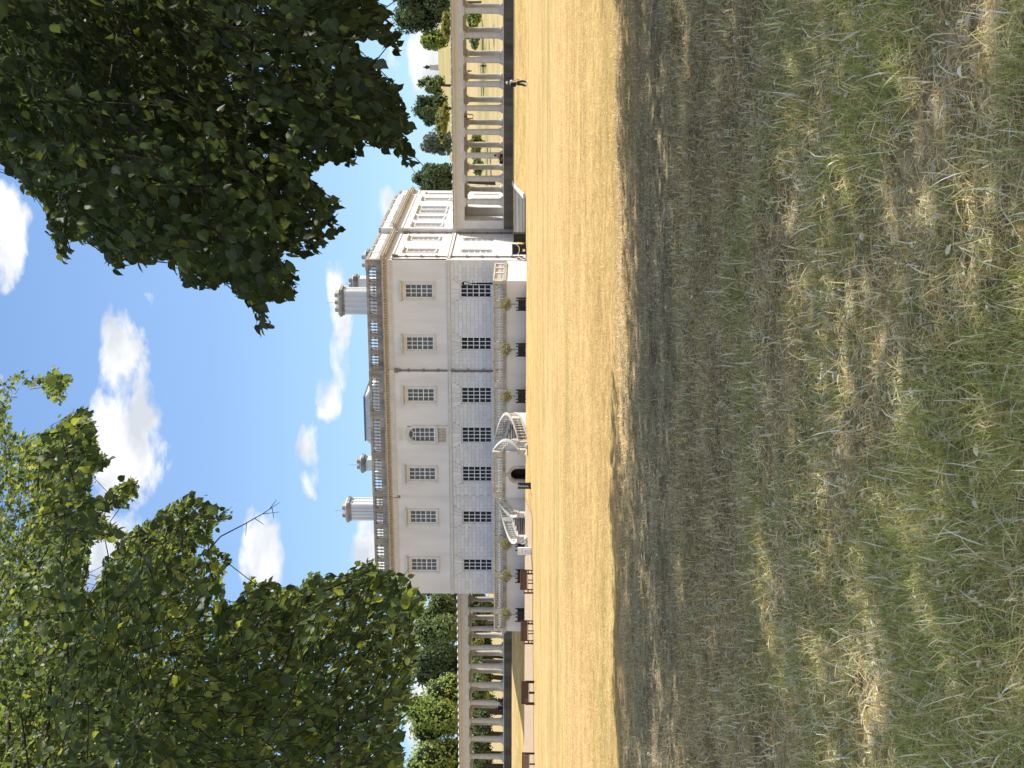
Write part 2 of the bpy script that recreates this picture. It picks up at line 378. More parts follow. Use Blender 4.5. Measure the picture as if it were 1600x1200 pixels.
def window(T, uc, w, z0, z1, cols, rows, o, glass, hood=False, hoodz=None, arch=False, parent=house):
    """white sash window set back in its opening, one object per pane"""
    fr = .10; dep = -.14 + o
    mb = MB()
    mb.box(uc - w / 2 - fr, uc - w / 2, dep - .08, dep + .03, z0 - .16, z1 + fr, T); mb.box(uc + w / 2, uc + w / 2 + fr, dep - .08, dep + .03, z0 - .16, z1 + fr, T)
    mb.box(uc - w / 2, uc + w / 2, dep - .08, dep + .03, z0 - .16, z0, T); mb.box(uc - w / 2, uc + w / 2, dep - .08, dep + .03, z1, z1 + fr, T)
    win = hb(mb, 'window', M['white'], parent)
    bars = MB(); pw = w / cols; ph = (z1 - z0) / rows; bt = .028
    for i in range(1, cols): bars.box(uc - w / 2 + i * pw - bt, uc - w / 2 + i * pw + bt, dep - .05, dep + .012, z0, z1, T)
    for j in range(1, rows):
        t_ = bt * (1.5 if j == rows // 2 else 1)
        for i in range(cols): bars.box(uc - w / 2 + i * pw + bt, uc - w / 2 + (i + 1) * pw - bt, dep - .05, dep + .010, z0 + j * ph - t_, z0 + j * ph + t_, T)
    hb(bars, 'glazing_bars', M['white'], win)
    for i in range(cols):
        for j in range(rows):
            a = random.uniform(-.009, .009); b_ = random.uniform(-.009, .009)
            pb = MB(); x0, x1 = uc - w / 2 + i * pw + .01, uc - w / 2 + (i + 1) * pw - .01; q0, q1 = z0 + j * ph + .01, z0 + (j + 1) * ph - .01
            pb.quad(T(x0, dep - .03 + a, q0), T(x1, dep - .03 + b_, q0), T(x1, dep - .03 - a, q1), T(x0, dep - .03 - b_, q1))
            hb(pb, 'pane', glass, win)
    if hood:
        hb(MB().box(uc - w / 2 - .30, uc - w / 2 - fr - .002, o - .1, o + .07, z0 - .16, z1 + .30, T).box(uc + w / 2 + fr + .002, uc + w / 2 + .30, o - .1, o + .07, z0 - .16, z1 + .30, T)
           .box(uc - w / 2 - fr, uc + w / 2 + fr, o - .1, o + .068, z1 + fr + .002, z1 + .30, T), 'architrave', M['trim'], win)
        hb(MB().box(uc - w / 2 - .30, uc + w / 2 + .30, o - .1, o + .10, z1 + .30, hoodz - .16, T), 'frieze', M['warm_trim'], win)
        hb(MB().box(uc - w / 2 - .42, uc + w / 2 + .42, o - .1, o + .30, hoodz - .10, hoodz, T).box(uc - w / 2 - .36, uc + w / 2 + .36, o - .1, o + .20, hoodz - .16, hoodz - .10, T), 'hood', M['trim'], win)
        hb(MB().box(uc - w / 2 - .36, uc + w / 2 + .36, o - .1, o + .14, z0 - .28, z0 - .16, T), 'sill', M['trim'], win)
    return win
OB = .16     # central bay stands this much proud
def off(u): return OB if BAY0 < u < BAY1 else 0
UPZ = (9.07, 11.58); LOZ = (3.42, 6.27)
# upper stucco walls of the front (three planes)
for a, b, o in ((W0, BAY0, 0), (BAY0, BAY1, OB), (BAY1, W1, 0)):
    ops = [(u - .7, u + .7, 8.91, 11.68) for u in front_up if a < u < b]
    if o: ops.append((HX - .78, HX + .78, 8.91, 11.72))
    wall('wall', TF, a, b, ZS1, ZC, ops, o, .5, M['stucco'])
# joints backing of the rusticated ground floor
lo_ops = {}
for a, b, o in ((W0, BAY0, 0), (BAY0, BAY1, OB), (BAY1, W1, 0)):
    ops = [(u - w_ / 2 - .1, u + w_ / 2 + .1, 3.26, 6.37) for u, w_, c in front_lo if a < u < b]
    wall('backing_wall', TF, a + .01, b - .01, 0, ZS0, ops, o - .03, .5, M['joint']); lo_ops[(a, b)] = ops
for u in front_up: window(TF, u, 1.2, UPZ[0], UPZ[1], 3, 5, off(u), M['glass_up'], True, 12.14)
for u, w_, c in front_lo:
    wn = window(TF, u, w_, LOZ[0], LOZ[1], c, 5, off(u), M['glass_lo'])
# rusticated blocks with recessed joints
CH = (ZS0 - ZF) / 14; JT = .024
nst = 0
stuff = MB()
share = {}
def stone(a, b, z0, z1, o, T=TF, force_stuff=False):
    global nst
    if b - a < .1: return
    if nst < 300 and not force_stuff and z0 > 3.3:
        k = round(b - a, 2)
        if k not in share:
            share[k] = MB().box(-k / 2, k / 2, 0, .12, 0, CH - JT).mesh('stone', M['ashlar'])
        hinst('stone', share[k], ((a + b) / 2, -o, z0)); nst += 1
    else: stuff.box(a, b, o - .12, o, z0, z1, T)
rows = []
for r in range(14):
    z0 = ZF + r * CH + JT / 2; z1 = z0 + CH - JT; rows.append((r, z0, z1))
rows.sort(key=lambda q: -q[1])
def voussoirs(T, u, hw, o, name_parent):
    # flat arch: five wedges over the opening, keystone tallest
    zb = 6.40; zt = 7.30; n = 5; top = hw + .55
    for i in range(n):
        b0 = -hw + 2 * hw * i / n + .008; b1_ = -hw + 2 * hw * (i + 1) / n - .008
        t0 = -top + 2 * top * i / n + .008; t1 = -top + 2 * top * (i + 1) / n - .008
        oo = o + (.03 if i == 2 else 0.004)
        mb = MB(); mb.hexa([T(u + b0, o - .12, zb), T(u + b1_, o - .12, zb), T(u + t1, o - .12, zt), T(u + t0, o - .12, zt)],
                           [T(u + b0, oo, zb), T(u + b1_, oo, zb), T(u + t1, oo, zt), T(u + t0, oo, zt)])
        hb(mb, 'voussoir', M['ashlar'])
for u, w_, c in front_lo: voussoirs(TF, u, w_ / 2 + .12, off(u), None)
for r, z0, z1 in rows:
    for a, b, o in ((W0, BAY0, 0), (BAY0, BAY1, OB), (BAY1, W1, 0)):
        blocks = []
        k0 = math.floor(a / .8) * .8 - (.4 if r % 2 else 0)
        x = k0
        while x < b:
            p, q = max(a, x) + JT / 2, min(b, x + .8) - JT / 2
            if q - p > .08: blocks.append((p, q))
            x += .8
        for p, q in blocks:
            segs = [(p, q)]
            for u, w_, c in front_lo:
                hw = w_ / 2 + .12
                if z1 > 6.4:
                    t = (min(max((z0 + z1) / 2, 6.4), 7.3) - 6.4) / .9; hw = hw + .55 * t + .05
                elif z0 > 3.22: hw = w_ / 2 + .105
                else: continue
                ns = []
                for s0, s1 in segs:
                    if s1 <= u - hw or s0 >= u + hw: ns.append((s0, s1)); continue
                    if s0 < u - hw: ns.append((s0, u - hw))
                    if s1 > u + hw: ns.append((u + hw, s1))
                segs = ns
            for s0, s1 in segs: stone(s0, s1, z0, z1, o)
# first-floor string course
def band(name, T, u0, u1, o0, o1, z0, z1, m, parent=house): return hb(MB().box(u0, u1, o0, o1, z0, z1, T), name, m, parent)
for a, b, o in ((W0 - .02, BAY0 - .16, 0), (BAY0 - .16, BAY1 + .16, OB), (BAY1 + .16, W1 + .02, 0)):
    band('string_course', TF, a, b, -.3, o + .10, ZS0 + .002, ZS1 - .06, M['trim']); band('string_course', TF, a, b, -.3, o + .15, ZS1 - .058, ZS1 - .004, M['trim'])
    band('frieze', TF, a, b, -.3, o + .03, ZC, 13.36, M['trim']); band('frieze', TF, a, b, -.3, o + .08, ZC - .10, ZC - .003, M['trim'])
# arched centre window with little balcony front
def arch_window():
    u, w_ = HX - .13, 1.3; T = TF; o = OB; zs = 10.93; r = w_ / 2
    mb = MB(); dep = o - .14
    mb.box(u - r - .1, u - r, dep - .08, dep + .03, 8.95, zs, T).box(u + r, u + r + .1, dep - .08, dep + .03, 8.95, zs, T).box(u - r, u + r, dep - .08, dep + .03, 8.95, 9.1, T)
    def ring(mb, ri, ro, o0, o1, n=14, z=zs):
        for i in range(n):
            a0, a1 = math.pi * i / n, math.pi * (i + 1) / n
            q = [(ri, a0), (ro, a0), (ro, a1), (ri, a1)]
            mb.hexa([T(u + rr * math.cos(a), o0, z + rr * math.sin(a)) for rr, a in q], [T(u + rr * math.cos(a), o1, z + rr * math.sin(a)) for rr, a in q])
    ring(mb, r, r + .1, dep - .08, dep + .03)
    win = hb(mb, 'window', M['white'])
    tr = MB(); ring(tr, r + .102, r + .34, o - .1, o + .09); ring(tr, r + .30, r + .36, o - .1, o + .12)
    for s in (-1, 1):
        a, b = sorted((u + s * (r + .102), u + s * (r + .34))); tr.box(a, b, o - .1, o + .09, 8.9, zs, T)
    hb(tr, 'architrave', M['trim'], win)
    # wall fill round the arch
    fl = MB(); n = 12
    for s in (-1, 1):
        for i in range(n):
            a0, a1 = math.pi / 2 * i / n, math.pi / 2 * (i + 1) / n
            p0 = (s * (r + .1) * math.cos(a0), (r + .1) * math.sin(a0)); p1 = (s * (r + .1) * math.cos(a1), (r + .1) * math.sin(a1))
            q = [(p0[0], p0[1]), (s * .80, p0[1]), (s * .80, p1[1]), (p1[0], p1[1])]
            fl.hexa([T(u + a, o - .3, zs + b) for a, b in q], [T(u + a, o - .004, zs + b) for a, b in q])
    fl.box(u - .8, u + .8, o - .3, o - .005, zs + r + .1, 11.76, T)
    hb(fl, 'wall', M['stucco'])
    bars = MB(); pw = w_ / 3; ph = (zs - 9.1) / 4
    for i in (1, 2): bars.box(u - r + i * pw - .028, u - r + i * pw + .028, dep - .05, dep + .01, 9.1, zs + .1, T)
    for j in (1, 2, 3, 4): bars.box(u - r, u + r, dep - .05, dep + .008, 9.1 + j * ph - .028, 9.1 + j * ph + .028, T)
    ring(bars, .20, .255, dep - .05, dep + .009, 10)
    for a in (45, 135, 90):
        c, s = math.cos(R(a)), math.sin(R(a)); px, pz = -s * .026, c * .026
        q = [(.25 * c + px, .25 * s + pz), (.25 * c - px, .25 * s - pz), (r * c - px, r * s - pz), (r * c + px, r * s + pz)]
        if a != 90: bars.hexa([T(u + x, dep - .05, zs + z) for x, z in q], [T(u + x, dep + .007, zs + z) for x, z in q])
    hb(bars, 'glazing_bars', M['white'], win)
    for i in range(3):
        for j in range(4):
            x0, x1 = u - r + i * pw + .01, u - r + (i + 1) * pw - .01; q0, q1 = 9.1 + j * ph + .01, 9.1 + (j + 1) * ph - .01
            a = random.uniform(-.009, .009); hb(MB().quad(T(x0, dep - .03 + a, q0), T(x1, dep - .03, q0), T(x1, dep - .03 - a, q1), T(x0, dep - .03, q1)), 'pane', M['glass_up'], win)
    for i in range(3):
        a0, a1 = math.pi * i / 3, math.pi * (i + 1) / 3
        pts = [T(u, dep - .03, zs)] + [T(u + r * math.cos(a0 + (a1 - a0) * k / 5), dep - .03, zs + r * math.sin(a0 + (a1 - a0) * k / 5)) for k in range(6)]
        hb(MB().quad(*pts), 'pane', M['glass_up'], win)
    bl = MB().box(u - 1.02, u + 1.02, o - .1, o + .26, 8.72, 8.86, T).box(u - .98, u - .72, o - .1, o + .10, 7.9, 8.72, T).box(u + .72, u + .98, o - .1, o + .10, 7.9, 8.72, T).box(u - 1.0, u + 1.0, o - .1, o + .14, 7.66, 7.9, T).box(u - .72, u + .72, o - .1, o + .02, 7.9, 8.72, T)
    b = hb(bl, 'balconet', M['trim'])
    for i in range(5): hinst('baluster', BAL_S, (u - .58 + i * .29, -(o + .09), 7.9), b)
    # worn carved panel above
    hb(MB().box(u - .62, u + .62, o - .1, o + .035, 12.2, 12.62, T), 'carved_panel', M['trim'])
def baluster_mesh(name, h, r, m, n=8):
    p = [(r * 1.0, 0), (r * 1.0, h * .06), (r * .5, h * .12), (r * .95, h * .3), (r * .85, h * .42), (r * .42, h * .7), (r * .6, h * .84), (r * .95, h * .9), (r * .95, h)]
    return MB().lathe((0, 0, 0), p, n).mesh(name, m, False)
BAL_S = baluster_mesh('baluster', .82, .09, M['warm_trim'])
BAL_P = baluster_mesh('baluster', .70, .115, M['weathered'])
BAL_T = baluster_mesh('baluster', .80, .12, M['pale_stone'])
BAL_ST = baluster_mesh('baluster', .72, .085, M['pale_stone'])
arch_window()
# cornice with dentils, parapet
def cornice(T, u0, u1, o, e0=0, e1=0):
    band('cornice', T, u0 - .12 * e0, u1 + .12 * e1, -.3, o + .12, 13.362, 13.5, M['warm_trim'])
    band('cornice', T, u0 - .5 * e0, u1 + .5 * e1, -.3, o + .50, 13.66, 13.80, M['warm_trim'])
    band('cornice', T, u0 - .56 * e0, u1 + .56 * e1, -.3, o + .56, 13.802, 13.88, M['weathered'])
    mb = MB().box(u0, u1, -.3, o + .10, 13.502, 13.658, T); n = int((u1 - u0) / .27)
    for i in range(n): mb.box(u0 + .08 + i * .27, u0 + .08 + i * .27 + .14, o + .10, o + .42, 13.505, 13.657, T)
    hb(mb, 'dentils', M['warm_trim'], kind='stuff')
for a, b, o, e0, e1 in ((W0, BAY0, 0, 1, 0), (BAY0, BAY1, OB, 0, 0), (BAY1, W1, 0, 0, 1)): cornice(TF, a, b, o, e0, e1)
def parapet(T, groups, u0, u1, o, solid=False):
    """groups: list of (start, end) of baluster runs between piers"""
    base = hb(MB().box(u0, u1, o - .42, o - .02, 13.882, 14.38, T), 'parapet', M['weathered'])
    hb(MB().box(u0 - .02, u1 + .02, o - .46, o + .03, 15.10, 15.34, T), 'coping', M['weathered'], base)
    edges = [u0] + [x for g_ in groups for x in g_] + [u1]
    for i in range(0, len(edges), 2):
        if edges[i + 1] - edges[i] > .05: hb(MB().box(edges[i], edges[i + 1], o - .40, o - .0, 14.382, 15.098, T), 'pier', M['weathered'] if not solid else M['stucco'], base)
    for a, b in groups:
        if solid: hb(MB().box(a, b, o - .34, o - .06, 14.382, 15.098, T), 'panel', M['stucco'], base); continue
        n = max(3, round((b - a) / .33)); 
        for i in range(n): 
            if i < n - 0: hinst('baluster', BAL_P, Vector(T(a + (i + .5) * (b - a) / n, o - .2, 14.39)), base)
    return base
def px2x(iy): return onY(582, iy, .2).x
gr = [(px2x(a), px2x(b)) for a, b in ((439, 414), (463, 443), (490, 467), (520, 501), (546, 526), (571, 553))]
gr.sort()
parapet(TF, gr, BAY1 + .1, W1, 0)
glm = sorted([(-35 - b, -35 - a) for a, b in gr])
parapet(TF, glm, W0, BAY0 - .1, 0)
gc = sorted([(px2x(641), px2x(590)), (px2x(704), px2x(653)), (px2x(765), px2x(716))])
parapet(TF, gc, BAY0 - .1, BAY1 + .1, OB + .03)
# right side of the house: front block, projecting middle, rear block
SX = .5; S0, S1 = 12.25, 31.3
side_up0 = [3.88, 9.5]; side_up1 = [13.85, 17.7, 20.9, 23.2, 28.3]
side_lo0 = [3.88, 9.3]
Tr0 = TR(0); Tr1 = TR(SX)
def side(T, u0, u1, ups, los, e0, e1):
    ops = [(u - .7, u + .7, 8.91, 11.68) for u in ups]
    wall('wall', T, u0, u1, ZS1, ZC, ops, 0, .5, M['stucco'])
    ops = [(u - .68, u + .68, 3.26, 6.37) for u in los]
    wall('backing_wall', T, u0 + .01, u1, 0, ZS0, ops, -.03, .45, M['joint'])
    for u in ups: window(T, u, 1.2, UPZ[0], UPZ[1], 3, 5, 0, M['glass_up'], True, 12.14)
    for u in los: window(T, u, 1.15, LOZ[0], LOZ[1], 3, 5, 0, M['glass_lo'])
    r = 0; z = -.02
    while z < ZS0 - .1:
        x = u0 - (.4 if r % 2 else 0)
        while x < u1:
            p, q = max(u0, x) + .011, min(u1, x + .8) - .011; segs = [(p, q)]
            for u in los:
                if 3.2 < z < 6.4 - .2:
                    ns = []
                    for s0, s1 in segs:
                        if s1 <= u - .69 or s0 >= u + .69: ns.append((s0, s1)); continue
                        if s0 < u - .69: ns.append((s0, u - .69))
                        if s1 > u + .69: ns.append((u + .69, s1))
                    segs = ns
            for s0, s1 in segs:
                if s1 - s0 > .05: stuff.box(s0, s1, -.12, 0, z + .011, min(z + CH - .011, ZS0), T)
            x += .8
        z += CH; r += 1
    band('string_course', T, u0, u1, -.3, .10, ZS0 + .002, ZS1 - .06, M['trim']); band('string_course', T, u0, u1, -.3, .15, ZS1 - .058, ZS1 - .004, M['trim'])
    band('frieze', T, u0, u1, -.3, .03, ZC, 13.36, M['trim']); band('frieze', T, u0, u1, -.3, .08, ZC - .10, ZC - .003, M['trim'])
    cornice(T, u0 + .0, u1, 0, e0, e1)
    n = round((u1 - u0) / 3.2); pw = (u1 - u0) / n
    parapet(T, [(u0 + i * pw + .25, u0 + (i + 1) * pw - .25) for i in range(n)], u0, u1, 0, solid=True)
side(Tr0, .5, S0, side_up0, side_lo0, 0, 0)
side(Tr1, S0, S1, side_up1, [14.0, 20.9, 28.3], 0, 0)
side(Tr0, S1, DEP, [34], [34], 0, 0)
hb(MB().box(-.45, 0, .02, .5, 0, ZC), 'corner_block', M['stucco'])
hb(MB().box(-.4, SX - .004, S0 - .015, S0 + .35, 0, ZS0), 'return_wall', M['ashlar']); hb(MB().box(-.4, SX - .004, S0 - .014, S0 + .4, ZS0 + .002, 13.36), 'return_wall', M['stucco']); hb(MB().box(-.4, SX + .003, S0 - .016, S0 + .4, 13.89, 15.1), 'return_wall', M['stucco'])
hb(stuff, 'stonework', M['ashlar'], kind='stuff')
# back and left walls, roof deck
hb(MB().box(W0, W0 + .5, .52, DEP, 0, ZP).box(W0 + .5, -.5, DEP - .5, DEP, 0, ZP), 'wall', M['stucco'])
hb(MB().box(W0 + .45, -.45, .46, DEP - .5, 13.2, 13.6), 'roof', M['lead'])
# unlit rooms behind the glass, their darkness painted on near-black walls
hb(MB().box(W0 + .6, -.6, 1.6, 2.0, 1.9, 13.1).box(-2.0, -1.7, 2.0, DEP - 1, 1.9, 13.1), 'inner_wall', M['dark_void'])
# hipped slate roof over the hall
rf = MB(); zb, zt = 13.6, 17.75
A = [(-27, 13.5), (-13, 13.5), (-13, 27), (-27, 27)]; B = [(-24, 15.5), (-19, 15.5), (-19, 25), (-24, 25)]
rf.hexa([(x, y, zb) for x, y in A], [(x, y, zt) for x, y in B])
rfo = hb(rf, 'roof', M['slate'])
hb(MB().box(-24.1, -18.9, 15.4, 25.1, zt + .002, zt + .14), 'roof_ridge', M['lead'], rfo)
sh = MB()
for k in range(12):
    x = -24.6 + k * .95
    t0 = Vector((A[0][0] + (A[1][0] - A[0][0]) * (k + .5) / 12, 13.47, zb)); t1 = Vector((B[0][0] + (B[1][0] - B[0][0]) * (k + .5) / 12, 15.47, zt))
    sh.tube([t0, t1], .05, 4)
hb(sh, 'roof_rolls', M['slate'], rfo, kind='stuff')
def octagon(cx, cy, rx, ry, ch): return [(cx - rx, cy - ry + ch), (cx - rx + ch, cy - ry), (cx + rx - ch, cy - ry), (cx + rx, cy - ry + ch), (cx + rx, cy + ry - ch), (cx + rx - ch, cy + ry), (cx - rx + ch, cy + ry), (cx - rx, cy + ry - ch)]
def chimney(cx, cy, w_, d, z1, aerial=True):
    c = hb(MB().box(cx - w_ / 2, cx + w_ / 2, cy - d / 2, cy + d / 2, 13.6, z1 - 1.0), 'chimney', M['chim'])
    rib = MB(); n = 4
    if w_ > 1.6:
        for i in range(n + 1):
            x = cx - w_ / 2 + .0 + (w_ - .22) * i / n; rib.box(x, x + .22, cy - d / 2 - .09, cy - d / 2 - .002, 13.6, z1 - 1.02)
        for i in range(3):
            y = cy - d / 2 + .0 + (d - .22) * i / 2; rib.box(cx + w_ / 2 + .002, cx + w_ / 2 + .09, y, y + .22, 13.6, z1 - 1.02)
        hb(rib, 'ribs', M['chim'], c)
    e_ = .10
    for k, (zz0, zz1, ex, mm) in enumerate(((z1 - 1.0, z1 - .78, .12, 'weathered'), (z1 - .778, z1 - .5, .24, 'weathered'), (z1 - .498, z1 - .36, .16, 'pale_stone'))):
        hb(MB().hexa([(x, y, zz0) for x, y in octagon(cx, cy, w_ / 2 + ex, d / 2 + ex, .18)], [(x, y, zz1) for x, y in octagon(cx, cy, w_ / 2 + ex * (1.1 if k < 2 else .6), d / 2 + ex * (1.1 if k < 2 else .6), .18)]), 'cap', M[mm], c)
    npot = max(2, int(w_ / .6))
    for i in range(npot):
        x = cx - w_ / 2 + (i + .5) * w_ / npot
        hb(MB().hexa([(a, b, z1 - .358) for a, b in octagon(x, cy, .24, d / 2 - .1, .08)], [(a, b, z1) for a, b in octagon(x, cy, .2, d / 2 - .15, .08)]), 'flue_block', M['weathered'], c)
    if aerial: hb(MB().tube([(cx - .2, cy, z1), (cx - .2, cy, z1 + .95)], .018, 4), 'aerial', M['pipe'], c)
chimney(-6.7, 10, 2.35, 1.7, 19.75)
chimney(-29.95, 10, 1.75, 1.9, 19.8)
qa_ = onY(545, 443, 14); chimney(qa_.x, 14.5, 1.15, 1.2, qa_.z)
qa_ = onY(565, 404, 16); chimney(qa_.x - .3, 16.5, 1.7, 1.3, qa_.z, False)
chimney(-25.4, 12, 1.25, 1.2, 18.35)
hb(MB().hexa([(-27.8, 13, 16), (-26.6, 13, 16), (-26.6, 14.2, 16), (-27.8, 14.2, 16)], [(-27.21, 13.59, 16.9), (-27.19, 13.59, 16.9), (-27.19, 13.61, 16.9), (-27.21, 13.61, 16.9)]).box(-27.7, -26.7, 13.1, 14.1, 13.6, 16), 'skylight', M['slate'])
# downpipes with brackets
def pipe(T, u, o, z0, z1):
    p = hb(MB().tube([T(u, o + .09, z0), T(u, o + .09, z1)], .065, 8), 'downpipe', M['pipe'])
    hb(MB().box(u - .2, u + .2, o + .001, o + .3, z1, z1 + .32, T).box(u - .13, u + .13, o + .001, o + .24, z1 - .25, z1 - .002, T), 'rainwater_head', M['pipe'], p)
    z = z1 - 1.0
    while z > z0: hb(MB().box(u - .14, u + .14, o + .001, o + .19, z - .12, z + .06, T), 'bracket', M['pipe'], p); z -= 1.45
pipe(TF, BAY1 + .12, 0, ZF, 12.5); pipe(Tr0, 1.1, 0, .4, 12.6); pipe(Tr0, S0 - .25, 0, .6, 12.4)
hb(MB().box(BAY0 - .3, BAY0 - .1, .002, .1, 12.6, 13.2, TF), 'rainwater_head', M['pipe'])

# ------------------------------------------------------------------ terrace
TY = -8.1
ter = empty('terrace', (HX, -4, 0), label='raised rendered terrace with stone balustrade along the front of the house', cat='terrace')
hb(MB().box(W0 + .02, -.02, TY + .02, -.18, -.6, 1.83), 'retaining_wall', M['stucco'], ter)
hb(MB().box(W0 + .05, -.05, TY + .4, -.2, 1.832, 1.93), 'floor', M['tile'], ter)
cop = hb(MB().box(W0 - .08, .06, TY - .10, TY + .42, 1.832, 2.10).box(-.38, .08, TY + .421, -1.2, 1.832, 2.10).box(W0 - .10, W0 + .38, TY + .421, -.2, 1.832, 2.10), 'plinth', M['weathered'], ter)
def rail_run(piers, u0, u1, T, zb=2.10, solid_until=None, par=None, bm=None, zt=2.74):
    """top rail + piers + balusters"""
    par = par or ter; bm = bm or BAL_T
    hb(MB().box(u0, u1, -.20, .20, zb + .802, zb + .92, T), 'top_rail', M['pale_stone'], par)
    for a, b in piers: hb(MB().box(a, b, -.17, .17, zb + .002, zb + .80, T), 'pier', M['pale_stone'], par)
    pr = sorted(piers)
    for (a, b), (c, d) in zip(pr[:-1], pr[1:]):
        n = max(1, round((c - b) / .262))
        for i in range(n): hinst('baluster', bm, Vector(T(b + (i + .5) * (c - b) / n, 0, zb + .002)), par)
TT = lambda u, o, z: (u, TY + .16 - o, z)
PR = [(-.36, -.02), (-2.46, -1.92), (-6.35, -5.75), (-10.1, -9.5), (-15.2, -14.7)]
PL = sorted([(-35 - b, -35 - a) for a, b in PR])
rail_run(PR, -15.2, .02, TT); rail_run(PL, W0 - .02, -19.8, TT)
TS = lambda u, o, z: (-.17 + o, u, z)
rail_run([(TY + .36, TY + .7), (-5.2, -4.8), (-3.2, -2.8), (-1.5, -1.2)], TY + .37, -1.2, TS)
TS2 = lambda u, o, z: (W0 + .15 + o, u, z)
rail_run([(TY + .36, TY + .7), (-4.4, -4.0), (-.7, -.3)], TY + .37, -.3, TS2)

# ------------------------------------------------------------------ horseshoe staircase
st = empty('horseshoe_staircase', (HX, -12, 0), label='stone double horseshoe staircase curving down from the terrace round an arched doorway', cat='staircase')
LW = 2.25; LY = -11.0
hw = .62
def arc_fill(mb, u, z, r, zt, hw_out, o0, o1, T, n=10):
    for s in (-1, 1):
        for i in range(n):
            a0, a1 = math.pi / 2 * i / n, math.pi / 2 * (i + 1) / n
            q = [(s * r * math.cos(a0), r * math.sin(a0)), (s * hw_out, r * math.sin(a0)), (s * hw_out, r * math.sin(a1)), (s * r * math.cos(a1), r * math.sin(a1))]
            mb.hexa([T(u + a, o0, z + b) for a, b in q], [T(u + a, o1, z + b) for a, b in q])
    mb.box(u - hw_out, u + hw_out, o0, o1, z + r, zt, T)
TL = lambda u, o, z: (u, LY - o, z)
mb = MB().box(HX - LW, HX - hw, -.5, 0, -.5, 1.85, TL).box(HX + hw, HX + LW, -.5, 0, -.5, 1.85, TL)
arc_fill(mb, HX, .75, hw, 1.85, hw, -.5, 0, TL)
mb.box(HX - LW, HX - LW + .4, LY + .5, TY - .02, -.5, 1.85).box(HX + LW - .4, HX + LW, LY + .5, TY - .02, -.5, 1.85)
hb(mb, 'landing_wall', M['stucco'], st)
fr = MB()
for i in range(12):
    a0, a1 = math.pi * i / 12, math.pi * (i + 1) / 12
    q = [(hw, a0), (hw + .24, a0), (hw + .24, a1), (hw, a1)]
    fr.hexa([TL(HX + r_ * math.cos(a), .001, .75 + r_ * math.sin(a)) for r_, a in q], [TL(HX + r_ * math.cos(a), .07, .75 + r_ * math.sin(a)) for r_, a in q])
fr.box(HX - hw - .24, HX - hw, .001, .07, -.5, .75, TL).box(HX + hw, HX + hw + .24, .001, .07, -.5, .75, TL).box(HX - .13, HX + .13, .071, .14, .75 + hw - .02, 1.83, TL)
hb(fr, 'door_surround', M['pale_stone'], st)
hb(MB().box(HX - hw, HX + hw, -1.2, -1.1, -.5, 1.5, TL), 'door', M['black'], st)
hb(MB().box(HX - LW - .05, HX + LW + .05, LY - .10, TY + .02, 1.852, 2.10), 'landing', M['weathered'], st)
rail_run([(HX - LW, HX - LW + .5), (HX + LW - .5, HX + LW)], HX - LW, HX + LW, lambda u, o, z: (u, LY + .12 - o, z), par=st)
NS = 14; RI, RO = 1.3, 3.9; A0, A1 = 90., -50.
ZTOP, ZBOT = 1.95, -.42
